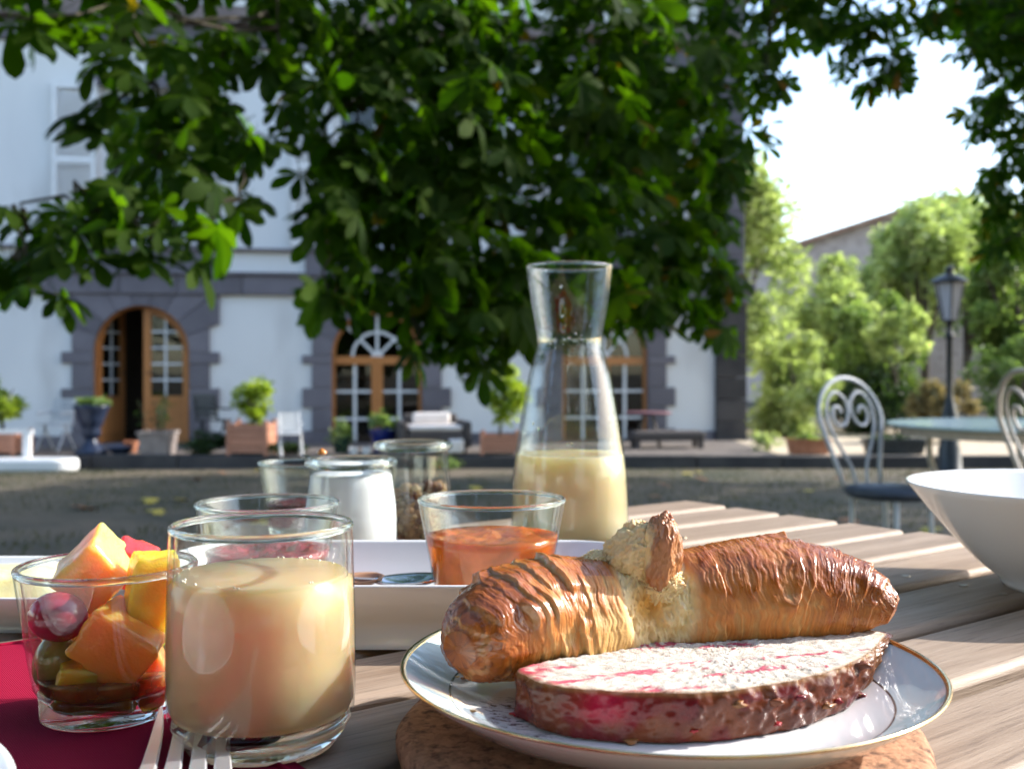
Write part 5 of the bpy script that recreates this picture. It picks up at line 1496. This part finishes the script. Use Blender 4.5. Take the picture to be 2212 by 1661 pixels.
# carafe
def cpt(y, half): return (half*.3906*.8166/FPX, CAM_Z-((553+y*.3906)-V0)/FPX*.8166-TABLE_Z)
cz_ = [(60, 240), (130, 231), (200, 222), (300, 207), (370, 193), (430, 183), (475, 179), (520, 186), (560, 200), (650, 225), (760, 246), (900, 271), (1080, 300), (1200, 314), (1320, 321), (1420, 322)]
prof = [cpt(*q) for q in cz_]
prof = [(.0432, .0), (.0448, .002), (.0460, .006), (.0466, .012)] + [p for p in prof[::-1] if p[1] > .016]
car = vessel('juice_carafe', 'tall waisted glass carafe half full of pale cloudy juice', 'carafe', (.0452, .8166, TABLE_Z), prof, .0022, .0062, GLASS, rim_th=.0011, N=128)
lev = CAM_Z-(980-V0)/FPX*.8166-TABLE_Z
lp_ = [(r-.0007, z) for r, z in prof if .0062 < z < lev-.001]
rl = np.interp(lev, [p[1] for p in prof], [p[0] for p in prof])
liquid(car, [(0, .0068), (.043, .0069)]+lp_+[(rl-.0008, lev-.0006), (rl-.0022, lev+.0003), (rl-.004, lev), (0, lev)], JUICE2, N=128)

dr = MB()
for k in range(34):
    a_ = rnd.uniform(math.pi*1.05, math.pi*1.95); z_ = rnd.choice((rnd.uniform(.15, .205), rnd.uniform(lev+.004, lev+.03)))
    r_ = float(np.interp(z_, [p[1] for p in prof], [p[0] for p in prof]))-.0024; s_ = rnd.uniform(.0004, .0013)
    dr.lathe([(0, -s_*1.4), (s_*.8, -s_*.8), (s_, 0), (s_*.6, s_*.8), (0, s_*1.2)], 8, Matrix.Translation((r_*math.cos(a_), r_*math.sin(a_), z_)))
obj('water_drops', dr.data(), SOLID, car, sm=True)['kind'] = 'stuff'

# white flared bowl at the right
t = thing('white_bowl', 'large flared white porcelain bowl on the planks', 'bowl', (.3555, .652, TABLE_Z))
bo = [(0, .0035), (.034, .003), (.036, 0), (.044, 0), (.046, .003), (.0475, .006), (.058, .0135), (.074, .030), (.089, .0475), (.0995, .0605), (.1022, .0640), (.1023, .0648), (.1014, .0652), (.0985, .0625), (.087, .0495), (.072, .0325), (.056, .0165), (.044, .0095), (0, .0075)]
obj('body', MB().lathe(bo, 128).data(), PORCELAIN, t, sm=True)

# ---- cork mat, plate
m, nt, N, L, out = nodes('cork')
b = N('ShaderNodeBsdfPrincipled', Roughness=.9); L(b.outputs[0], out.inputs[0])
tc = N('ShaderNodeTexCoord'); vo = N('ShaderNodeTexVoronoi', Scale=420.); L(tc.outputs['Object'], vo.inputs['Vector'])
n1 = N('ShaderNodeTexNoise', Scale=190., Detail=6, Roughness=.7); L(tc.outputs['Object'], n1.inputs['Vector'])
r1 = N('ShaderNodeValToRGB'); L(n1.outputs[0], r1.inputs[0]); e = r1.color_ramp.elements
e[0].position = .36; e[0].color = (.10, .045, .025, 1); e[1].position = .50; e[1].color = (.40, .22, .13, 1)
r2 = N('ShaderNodeValToRGB'); L(vo.outputs['Color'], r2.inputs[0]); r2.color_ramp.elements[0].color = (.65, .6, .55, 1); r2.color_ramp.elements[1].color = (1.2, 1.15, 1.1, 1)
mx = N('ShaderNodeMixRGB', blend_type='MULTIPLY'); mx.inputs[0].default_value = 1; L(r1.outputs[0], mx.inputs[1]); L(r2.outputs[0], mx.inputs[2]); L(mx.outputs[0], b.inputs['Base Color'])
bp = N('ShaderNodeBump', Strength=.8, Distance=.0015); L(n1.outputs[0], bp.inputs['Height']); L(bp.outputs[0], b.inputs['Normal'])
CORK = m
TRIV_H = .0105
NN = 160; rc = .0925
loops = []
for r_, z_ in ((rc-.004, 0), (rc-.0012, .001), (rc, .0035), (rc, .0068), (rc-.0015, .0094), (rc-.0045, TRIV_H)):
    loops.append([((r_+.0009*float(noise(k*.35, z_*900, 0, 3))) * math.cos(2*math.pi*k/NN), (r_+.0009*float(noise(k*.35, z_*900, 0, 3)))*math.sin(2*math.pi*k/NN), z_) for k in range(NN)])
o = obj('cork_trivet', MB().loft(loops).data(), CORK, None, (.0520, .3735, TABLE_Z), None, True); tag(o, 'round brown cork trivet under the gold rimmed plate', 'trivet')

PL = (.0556, .3765, TABLE_Z+TRIV_H)
plate = thing('dessert_plate', 'gold rimmed china plate with thin dark inner line and pale blue border', 'plate', PL)
# top side profile (r, z) and underside
top = [(0, .0048), (.050, .0048), (.062, .0056), (.072, .0082), (.080, .0118), (.088, .0162), (.0935, .0196), (.0950, .0206)]
und = [(.0954, .0202), (.0948, .0194), (.0905, .0160), (.080, .0088), (.066, .0030), (.056, .0018), (.0545, 0), (.051, 0), (.050, .0018), (0, .0022)]
m, nt, N, L, out = nodes('china_glaze')
b = N('ShaderNodeBsdfPrincipled', Roughness=.08); b.inputs['Coat Weight'].default_value = .5; b.inputs['Coat Roughness'].default_value = .02
L(b.outputs[0], out.inputs[0])
tc = N('ShaderNodeTexCoord'); sx = N('ShaderNodeSeparateXYZ'); L(tc.outputs['Object'], sx.inputs[0])
cmb = N('ShaderNodeCombineXYZ'); L(sx.outputs[0], cmb.inputs[0]); L(sx.outputs[1], cmb.inputs[1])
ln = N('ShaderNodeVectorMath', operation='LENGTH'); L(cmb.outputs[0], ln.inputs[0])
rr = N('ShaderNodeValToRGB'); mr = N('ShaderNodeMapRange'); L(ln.outputs['Value'], mr.inputs[0]); mr.inputs[2].default_value = .1; L(mr.outputs[0], rr.inputs[0])
cr = rr.color_ramp; cr.interpolation = 'LINEAR'
for e_ in list(cr.elements)[1:]: cr.elements.remove(e_)
cr.elements[0].position = 0; cr.elements[0].color = (.80, .78, .77, 1)
for p_, c_ in ((.775, (.80, .78, .77)), (.776, (.03, .025, .03)), (.783, (.03, .025, .03)), (.784, (.64, .755, .765)), (.93, (.64, .765, .775)), (.945, (.74, .80, .80)), (1.0, (.78, .8, .8))):
    e_ = cr.elements.new(p_); e_.color = c4(c_)
# engraved vignette printed on the well: fine dark strokes in a small field
vn = N('ShaderNodeTexNoise', Scale=330., Detail=6, Roughness=.75, Distortion=1.2); 
mpv = N('ShaderNodeMapping'); mpv.inputs['Scale'].default_value = (.6, 1.7, 1); L(tc.outputs['Object'], mpv.inputs[0]); L(mpv.outputs[0], vn.inputs['Vector'])
vr = N('ShaderNodeValToRGB'); L(vn.outputs[0], vr.inputs[0]); vr.color_ramp.elements[0].position = .52; vr.color_ramp.elements[1].position = .58
sub = N('ShaderNodeVectorMath', operation='SUBTRACT'); L(cmb.outputs[0], sub.inputs[0]); sub.inputs[1].default_value = (-.050, -.018, 0)
l2 = N('ShaderNodeVectorMath', operation='LENGTH'); L(sub.outputs[0], l2.inputs[0])
mk = N('ShaderNodeMapRange'); L(l2.outputs['Value'], mk.inputs[0]); mk.inputs[1].default_value = .028; mk.inputs[2].default_value = .018
mlt = N('ShaderNodeMath', operation='MULTIPLY'); L(vr.outputs[0], mlt.inputs[0]); L(mk.outputs[0], mlt.inputs[1])
mm2 = N('ShaderNodeMixRGB'); L(mlt.outputs[0], mm2.inputs[0]); L(rr.outputs[0], mm2.inputs[1]); mm2.inputs[2].default_value = (.05, .035, .05, 1)
L(mm2.outputs[0], b.inputs['Base Color'])
obj('body', MB().lathe(top+und, 160).data(), m, plate, sm=True)
GOLD = pmat('worn_gold_band', (.78, .50, .16), .22, metal=1.0, c2=(.70, .60, .42), nscale=90, namt=1.0)
gb = [(.0935, .01985), (.0950, .0209), (.0956, .0204), (.0951, .0197), (.0946, .0200), (.0936, .0194)]
obj('gold_rim', MB().lathe(gb, 160, closed=True).data(), GOLD, plate, sm=True)
def plate_z(x, y):
    r = math.hypot(x-PL[0], y-PL[1]); return PL[2]+float(np.interp(r, [p[0] for p in top], [p[1] for p in top]))

def plate_zv(x, y):
    r = np.hypot(x-PL[0], y-PL[1]); return PL[2]+np.interp(r, [p[0] for p in top], [p[1] for p in top])

def catmull(pts, n):
    pts = np.asarray(pts, float); m = len(pts)-1
    t = np.linspace(0, m, n); i = np.minimum(t.astype(int), m-1); u = (t-i)[:, None]
    p0, p1, p2, p3 = pts[np.maximum(i-1, 0)], pts[i], pts[i+1], pts[np.minimum(i+2, m)]
    return .5*((2*p1)+(p2-p0)*u+(2*p0-5*p1+4*p2-p3)*u*u+(3*p1-p0-3*p2+p3)*u**3)

# ---- croissant
def build_croissant():
    ctrl = [(990, 1404, .3640, .0060), (1020, 1387, .371, .0138), (1072, 1358, .382, .0187), (1150, 1340, .394, .0212), (1250, 1332, .404, .0221), (1380, 1324, .412, .0214), (1500, 1303, .417, .0214),
            (1600, 1287, .420, .0222), (1720, 1281, .422, .0206), (1820, 1290, .421, .0166), (1893, 1304, .417, .0108), (1934, 1322, .414, .0048)]
    A = np.array([list(P(u, v, d))+[r] for u, v, d, r in ctrl])
    NS, NF = 760, 260
    D = catmull(A, NS); Cc = D[:, :3]; rad = np.maximum(D[:, 3], .002)
    T = np.gradient(Cc, axis=0); T /= np.linalg.norm(T, axis=1, keepdims=True)
    up = np.array([0, 0, 1.0])[None]-T*T[:, 2:3]; up /= np.linalg.norm(up, axis=1, keepdims=True)
    side = np.cross(T, up); side *= np.sign(-side[:, 1:2])     # towards the viewer
    s = np.linspace(0, 1, NS)[:, None]; f = np.linspace(0, 2*np.pi, NF, endpoint=False)[None]
    S = s+0*f; Fi = f+0*s
    cf, sf = np.cos(Fi), np.sin(Fi)
    uS = np.interp(s[:, 0], np.linspace(0, 1, len(ctrl)), [c[0] for c in ctrl])[:, None]+0*Fi     # position along as view units, for reading the seams off
    jit = 34*(noise(cf*2.2+9, sf*2.2, 0, 31)-.5)+10*(noise(cf*7+3, sf*7, uS/60, 33)-.5)
    # overlapping wraps: (position, height m, side the lip faces, tilt)
    seams = [(1003, .0010, -1, 4), (1026, .0010, -1, 10), (1090, .0034, -1, 40), (1114, .0014, -1, 44), (1136, .0024, -1, 46), (1158, .0012, -1, 46), (1196, .0026, -1, 40), (1226, .0010, -1, 34),
             (1520, .0012, 1, -14), (1672, .0040, 1, -40), (1700, .0010, 1, -40), (1775, .0009, 1, -34), (1846, .0020, 1, -26), (1884, .0010, 1, -16)]
    disp = np.zeros_like(S); lip = np.zeros_like(S)
    for u0, h, sd, tl in seams:
        x = (uS-u0-jit*.8+tl*(sf*.9-.1)+tl*.3*cf)*(-sd)           # >0 on the thick side
        q = sstep(-1.8, 1.2, x)*np.exp(-np.maximum(x, 0)/48.)
        fade = .12+.88*sstep(.25, .62, noise(cf*2.3+u0, sf*2.3, 0, 35))
        disp += h*q*fade
        lip = np.maximum(lip, np.exp(-((x+1.0)/3.4)**2)*fade*min(1, h/.0016))
    # fine flaky striations running round the roll
    st = fbm((uS+jit*1.2+18*sf)/7.0, Fi*.55+noise(uS/40, Fi*2, 0, 3)*.8, 0, 41, 3)
    st2 = fbm((uS+jit)/2.6, Fi*1.4, 0, 43, 3)
    bl = fbm(uS/26, cf*3.4, sf*3.4, 45, 4)
    rarm = sstep(1430, 1520, uS)
    disp += (.0007-.0002*rarm)*(st-.5)+.0003*(st2-.5)+.0013*(bl-.5)
    # torn middle
    front = np.exp(-((np.arctan2(np.sin(Fi-R(42)), np.cos(Fi-R(42))))/R(62))**2)
    tear = np.exp(-((uS-1392)/74.)**2)
    T1 = sstep(.14, .42, tear*(front*1.0+.10)+.10*(bl-.5))
    cav = np.exp(-((uS-1372)/40.)**2)*np.exp(-((np.arctan2(np.sin(Fi-R(22)), np.cos(Fi-R(22))))/R(26))**2)
    rough_ = fbm(uS/11+2*cf, cf*4.5, sf*4.5, 47, 4)-.5; rough2 = fbm(uS/4, cf*9, sf*9, 49, 3)-.5
    disp = disp*(1-T1*.8) + T1*(-.0030+.0044*rough_+.0014*rough2) - .0060*cav
    rr = rad[:, None]+disp
    endf = np.minimum(sstep(0, .012, S), sstep(1, .985, S)); rr = rr*(.25+.75*endf)
    V = Cc[:, None, :]+rr[..., None]*(cf[..., None]*side[:, None, :]+sf[..., None]*up[:, None, :]*1.0)
    V[..., 2] = np.maximum(V[..., 2], plate_zv(V[..., 0], V[..., 1])+.0004)
    # colours
    browntop = sstep(-.35, .75, sf+.25*(bl-.5))
    ends = np.maximum(sstep(1130, 1040, uS), sstep(1690, 1800, uS))
    midl = np.exp(-((uS-1280)/55.)**2)
    bake = np.clip(.30+.40*browntop+.30*ends-.42*midl*(sf < .8)+.30*sstep(1085, 1015, uS)+.80*(bl-.5)+(.40-.10*rarm)*(st-.5)+.20*(st2-.5), 0, 1)
    pale = np.array((.60, .345, .115)); gold = np.array((.50, .175, .028)); brown = np.array((.33, .088, .013)); dark = np.array((.12, .028, .006))
    col = mixc(pale, gold, sstep(.05, .45, bake)); col = mixc(col, brown, sstep(.45, .85, bake)); col = mixc(col, dark, sstep(.90, 1.15, bake+.30*(st2-.5)))
    col = mixc(col, (.66, .44, .18), np.clip(lip*.75, 0, 1)*(1-.6*ends)*(1-.75*rarm))
    col = col*(1-.22*sstep(.60, .38, st))[..., None]
    crumb = mixc((.70, .52, .25), (.78, .63, .36), sstep(-.2, .2, rough_)); crumb = mixc(crumb, (.70, .36, .08), np.clip(cav*1.25, 0, 1))
    col = mixc(col, crumb, T1)
    rgh = np.clip(.75-.75*sstep(.35, .8, bake)+.2*(st-.5), 0, 1)*(1-T1)+T1*.95
    Vv = V.reshape(-1, 3)
    idx = np.arange(NS*NF).reshape(NS, NF)
    a = idx[:-1]; b = idx[1:]
    F = np.stack([a, np.roll(a, -1, 1), np.roll(b, -1, 1), b], -1).reshape(-1, 4)
    n0 = len(Vv); Vv = np.concatenate([Vv, Cc[:1], Cc[-1:]])
    c0 = np.concatenate([col.reshape(-1, 3), col[0].mean(0)[None], col[-1].mean(0)[None]]); r0 = np.concatenate([rgh.reshape(-1), [.5, .5]])
    me = bpy.data.meshes.new('body')
    faces = [tuple(q) for q in F.tolist()]
    faces += [(n0, int(idx[0, (k+1) % NF]), int(idx[0, k])) for k in range(NF)] + [(n0+1, int(idx[-1, k]), int(idx[-1, (k+1) % NF])) for k in range(NF)]
    me.from_pydata(Vv.tolist(), [], faces); me.update(); smooth(me)
    set_col(me, c0); set_col(me, np.repeat(r0[:, None], 3, 1), 'Rough')
    return me
PASTRY = vcol_mat('croissant_pastry', (.24, .72), .16, 1100, coat=.12, sss=.22, srad=(.004, .0018, .0006))
cro = thing('croissant', 'golden brown croissant torn open in the middle', 'croissant', (0, 0, 0))
cme = build_croissant()
cc0 = Vector((.06, .40, PL[2]))
cro.location = cc0
def to_root(me, root):
    me.transform(Matrix.Translation(-Vector(root.location))); return me
obj('body', to_root(cme, cro), PASTRY, cro)

def lobe(name, c, rad, rot, seed, colf, amp=.25, parent=None, root=None, fr=2.2, fine=.10):
    bm = bmesh.new(); bmesh.ops.create_icosphere(bm, subdivisions=6, radius=1.0)
    me = bpy.data.meshes.new(name); bm.to_mesh(me); bm.free()
    co = np.zeros(len(me.vertices)*3); me.vertices.foreach_get('co', co); co = co.reshape(-1, 3)
    n1 = fbm(co[:, 0]*fr+seed, co[:, 1]*fr, co[:, 2]*fr, seed, 4)-.5
    n2 = fbm(co[:, 0]*fr*5, co[:, 1]*fr*5+seed, co[:, 2]*fr*5, seed+5, 3)-.5
    col, rg = colf(co, n1, n2)
    p = co*(1+amp*n1*2+fine*n2)[:, None]*np.array(rad)
    M = np.array(Matrix.Rotation(rot[2], 3, 'Z') @ Matrix.Rotation(rot[1], 3, 'Y') @ Matrix.Rotation(rot[0], 3, 'X'))
    p = p @ M.T+np.array(c)-np.array(root.location)
    me.vertices.foreach_set('co', p.ravel()); me.update(); smooth(me)
    set_col(me, col); set_col(me, np.repeat(rg[:, None], 3, 1), 'Rough')
    return obj(name, me, PASTRY, root)
def crust_col(co, n1, n2):
    t = np.clip(.55+.9*n1+.8*n2, 0, 1)
    col = mixc((.46, .21, .075), (.24, .075, .022), t); col = mixc(col, (.80, .60, .30), sstep(-.55, -.9, co[:, 0]+.5*n1)); return col, np.clip(.45-.4*n2, 0, 1)
def crumb_col(co, n1, n2):
    col = mixc((.62, .44, .20), (.74, .58, .33), np.clip(.5+1.4*n2, 0, 1)); col = mixc(col, (.52, .25, .085), sstep(.10, .3, n1)*.8); return col, np.full(len(co), .95)
lobe('torn_crust', P(1428, 1198, .403), (.0074, .0090, .0158), (0, R(4), 0), 3, crust_col, .30, root=cro, fr=1.7)
lobe('torn_crumb', P(1372, 1196, .408), (.0140, .0085, .0115), (0, R(-42), 0), 7, crumb_col, .20, root=cro, fine=.22, fr=2.6)
lobe('torn_crumb', P(1434, 1268, .4035), (.0082, .0062, .0078), (0, R(10), 0), 11, crumb_col, .42, root=cro, fine=.3, fr=3.2)
lobe('torn_crumb', P(1288, 1216, .409), (.0070, .0065, .0048), (0, R(-12), 0), 13, crumb_col, .3, root=cro, fine=.25, fr=2.6)

g = np.random.default_rng(77); V = []; F = []; cols = []
for k in range(60):
    a = g.uniform(0, 6.28); q = g.uniform(.25, .86)*.095
    x_, y_ = PL[0]+q*math.cos(a), PL[1]+q*math.sin(a)
    if not (x_ < .012 or y_ > .425): continue
    s_ = g.uniform(.0003, .0011)
    v = ico_v*np.array([1.5, 1, .4])*(1+1.2*(noise(ico_v[:, 0]*2+k*3, ico_v[:, 1]*2, ico_v[:, 2]*2, 6)-.5))[:, None]*s_
    F.append(ico_f+len(V)*len(ico_v)); V.append(v+np.array([x_, y_, plate_z(x_, y_)+s_*.3])-np.array(cro.location)); cols.append(np.repeat(np.array([(.55, .28, .08), (.35, .13, .03), (.70, .48, .2)][k % 3])[None], len(ico_v), 0))
me = fast_mesh('flaky_crumbs', np.concatenate(V), np.concatenate(F)); set_col(me, np.concatenate(cols)); set_col(me, np.full((len(me.vertices), 3), .7), 'Rough')
obj('flaky_crumbs', me, PASTRY, cro)['kind'] = 'stuff'

# ---- slice of pink praline brioche lying on its cut face
def build_slice():
    zt_h = .1028
    edge = [(1142, 1460), (1180, 1477), (1300, 1492), (1450, 1497), (1560, 1493), (1650, 1481), (1740, 1464), (1820, 1440), (1878, 1410), (1905, 1382)]
    pts = []
    for u, v in edge:
        d = FPX*zt_h/(v-V0); pts.append(((u-U0)/FPX*d, d))
    pts += [(.1465, .413), (.125, .417), (.090, .411), (.052, .396), (.022, .378), (.003, .362)]
    pts = np.array(pts)
    per = np.concatenate([pts, pts[:1]]); 
    N1 = 420; lp = []
    seg = catmull(np.concatenate([pts[-1:], pts, pts[:2]]), N1*3)
    # resample evenly over the closed loop
    m = len(pts)
    full = []
    for i in range(m):
        p0, p1, p2, p3 = pts[i-1], pts[i], pts[(i+1) % m], pts[(i+2) % m]
        for q in range(24):
            u = q/24; full.append(.5*((2*p1)+(p2-p0)*u+(2*p0-5*p1+4*p2-p3)*u*u+(3*p1-p0-3*p2+p3)*u**3))
    full = np.array(full); dl = np.linalg.norm(np.diff(np.concatenate([full, full[:1]]), axis=0), axis=1); L = np.concatenate([[0], np.cumsum(dl)])
    tt = np.linspace(0, L[-1], N1, endpoint=False); ff = np.concatenate([full, full[:1]])
    lo = np.stack([np.interp(tt, L, ff[:, 0]), np.interp(tt, L, ff[:, 1])], -1)
    tn = np.roll(lo, -1, 0)-np.roll(lo, 1, 0); nr = np.stack([tn[:, 1], -tn[:, 0]], -1); nr /= np.linalg.norm(nr, axis=1, keepdims=True)
    cen = lo.mean(0)
    if ((lo-cen)*nr).sum() < 0: nr = -nr
    ztop = CAM_Z-zt_h
    V = []; COL = []; RG = []
    # side wall rows from the bottom up
    rows = 30
    for j in range(rows+1):
        q = j/rows
        bulge = .0016*math.sin(math.pi*min(1, q*1.02))**.7
        x = lo[:, 0]; y = lo[:, 1]
        a = fbm(x*170, y*170, q*2.2, 5, 4)-.5; b_ = fbm(x*560, y*560, q*7, 8, 3)-.5; c_ = fbm(x*90, y*90, q*1.2+3, 9, 3)
        off = bulge+(.0060*a+.0008*b_)*math.sin(math.pi*min(max(q, .06), .94))**.4
        px, py = x+nr[:, 0]*off, y+nr[:, 1]*off
        zb = plate_zv(px, py)+.0005
        pz = zb+(ztop-zb)*q+.0003*b_
        V.append(np.stack([px, py, pz], -1))
        t = np.clip(.45+1.6*a+.15*b_, 0, 1)
        col = mixc((.15, .038, .010), (.050, .008, .005), t)
        red = sstep(.56, .66, c_); col = mixc(col, (.10, .003, .008), red*.7)
        pinkp = np.exp(-((x-.030)/.008)**2)*sstep(.2, .55, q)*sstep(.42, .55, c_+.12); col = mixc(col, (.24, .006, .022), np.clip(pinkp*1.1, 0, 1))
        col = mixc(col, (.20, .095, .035), sstep(.88, 1.0, q)*.7)
        col = mixc(col, (.17, .075, .028), np.exp(-((x-.137)/.010)**2)*.75)
        V[-1] = V[-1]; COL.append(col); RG.append(np.clip(.15+.35*(b_+.5), 0, 1))
    # cut face: rings shrinking to the middle
    rings = 46
    for j in range(1, rings+1):
        q = 1-j/rings
        p = cen+(lo-cen)*q
        x, y = p[:, 0], p[:, 1]
        n = fbm(x*900, y*900, 0, 15, 4)-.5; n2 = fbm(x*300, y*300, 0, 17, 3)-.5
        V.append(np.stack([x, y, ztop+.0013*n+.0014*n2+.0003], -1))
        st = fbm((x*.93+y*.35)*42+2*n2, (y*.93-x*.35)*190, 0, 21, 3)
        pk = sstep(.64, .70, st)
        col = mixc((.46, .38, .29), (.70, .64, .56), np.clip(.62+2.2*n+.8*n2, 0, 1)); col = mixc(col, (.48, .03, .085), pk*.9)
        col = mixc(col, (.66, .44, .24), sstep(.955, 1.0, np.full_like(x, q))*.7)
        lf = sstep(.016, .006, x); col = mixc(col, (.50, .03, .06), lf*sstep(-.05, .15, n2+.05))
        COL.append(col); RG.append(np.full(N1, .95))
    Vv = np.concatenate(V); idx = np.arange(len(Vv)).reshape(-1, N1)
    a = idx[:-1]; b2 = idx[1:]
    F = np.stack([a, np.roll(a, -1, 1), np.roll(b2, -1, 1), b2], -1).reshape(-1, 4)
    me = fast_mesh('slice', Vv, F); smooth(me)
    set_col(me, np.concatenate(COL)); set_col(me, np.repeat(np.concatenate(RG)[:, None], 3, 1), 'Rough')
    nw = (rows)*N1
    return me, nw
CRUST = vcol_mat('praline_crust', (.20, .42), .22, 420, coat=.06, spec=.28)
CAKE = vcol_mat('brioche_crumb', (.6, .95), .9, 2200, sss=.3, srad=(.003, .002, .0015))
sme, nw = build_slice()
cake = thing('brioche_slice', 'slice of pink praline brioche lying in front of the croissant', 'cake slice', (.07, .36, PL[2]))
to_root(sme, cake)
# split the shell into crust and cut face
bm = bmesh.new(); bm.from_mesh(sme); bm.verts.ensure_lookup_table(); bm.faces.ensure_lookup_table()
b2 = bm.copy(); b2.faces.ensure_lookup_table()
bmesh.ops.delete(bm, geom=[f for f in bm.faces if f.index >= nw], context='FACES'); m1 = bpy.data.meshes.new('crust'); bm.to_mesh(m1)
bmesh.ops.delete(b2, geom=[f for f in b2.faces if f.index < nw], context='FACES'); m2 = bpy.data.meshes.new('crumb'); b2.to_mesh(m2)
bm.free(); b2.free()
obj('crust', m1, CRUST, cake); obj('cut_face', m2, CAKE, cake)
# praline crumbs stuck to the crust and dropped on the plate
g = np.random.default_rng(23); V = []; F = []; cols = []; k = 0
wv = np.array([v.co[:] for v in m1.vertices])
PRAL = [(.26, .015, .02), (.16, .045, .015), (.22, .09, .03), (.15, .012, .016)]
for i in range(18):
    if i < 30:
        p = wv[g.integers(0, len(wv))]
        if p[1]+cake.location.y > .39: continue
    else:
        a = g.uniform(-.5, .9); p = np.array([-.045+g.uniform(-.03, .02), -.02+g.uniform(-.012, .012), 0]); p[2] = plate_z(p[0]+.07, p[1]+.36)-cake.location.z+.0008
    s = g.uniform(.0009, .0024)
    v = ico_v*np.array([1.3, .9, .6])*(1+1.3*(noise(ico_v[:, 0]*2+i*3, ico_v[:, 1]*2, ico_v[:, 2]*2, 6)-.5))[:, None]*s
    F.append(ico_f+k*len(ico_v)); V.append(v+p); cols.append(np.repeat(np.array(PRAL[g.integers(0, 4)])[None], len(ico_v), 0)); k += 1
me = fast_mesh('praline_crumbs', np.concatenate(V), np.concatenate(F)); smooth(me); set_col(me, np.concatenate(cols)); set_col(me, np.full((len(me.vertices), 3), .3), 'Rough')
obj('praline_crumbs', me, CRUST, cake)['kind'] = 'stuff'

# ---- fork on the placemat, tines pointing away
fork = thing('fork', 'steel fork lying on the red placemat beside the tumbler', 'fork', (-.1015, .322, TABLE_Z+MAT_H+.0004), R(90+15))
FORKM = pmat('fork_steel', (.86, .86, .88), .48, metal=1.0)
for k in range(4):
    y0 = .0117-.0078*k
    pts = []
    for x_, z_, w_ in ((.0, .006, .0030), (.02, .0042, .0027), (.04, .0034, .0024), (.055, .0040, .0020), (.066, .0056, .0012), (.070, .0066, .0003)):
        pts.append([(x_, y0*(1-.06*x_/.07)-w_, z_), (x_, y0*(1-.06*x_/.07)+w_, z_), (x_, y0*(1-.06*x_/.07)+w_*.8, z_+.0016), (x_, y0*(1-.06*x_/.07)-w_*.8, z_+.0016)])
    o = obj('tine', MB().loft(pts).data(), FORKM, fork); bevel_mod(o, .0004, 2)
o = obj('palm', MB().loft([[(x_, -w_, z_), (x_, w_, z_), (x_, w_, z_+.0017), (x_, -w_, z_+.0017)] for x_, w_, z_ in ((.001, .0140, .0060), (-.012, .0130, .0064), (-.026, .010, .0072), (-.036, .0045, .0085))]).data(), FORKM, fork); bevel_mod(o, .0005, 2)
o = obj('handle', MB().loft([[(x_, -w_, z_), (x_, w_, z_), (x_, w_, z_+.0022), (x_, -w_, z_+.0022)] for x_, w_, z_ in ((-.0355, .0042, .0082), (-.06, .0032, .0100), (-.10, .0045, .0080), (-.14, .0090, .0020), (-.150, .0070, .0010))]).data(), FORKM, fork); bevel_mod(o, .0005, 2)

# ---- white plate whose rim shows at the lower left corner
t = thing('side_plate', 'white plate whose rim shows beside the fork on the placemat', 'plate', (-.241, .250, TABLE_Z+MAT_H))
obj('body', MB().lathe([(0, .004), (.07, .004), (.085, .008), (.108, .0165), (.110, .0172), (.1104, .0168), (.1095, .0160), (.086, .0058), (.072, 0), (.066, 0), (.065, .0015), (0, .0015)], 120).data(), PORCELAIN, t, sm=True)
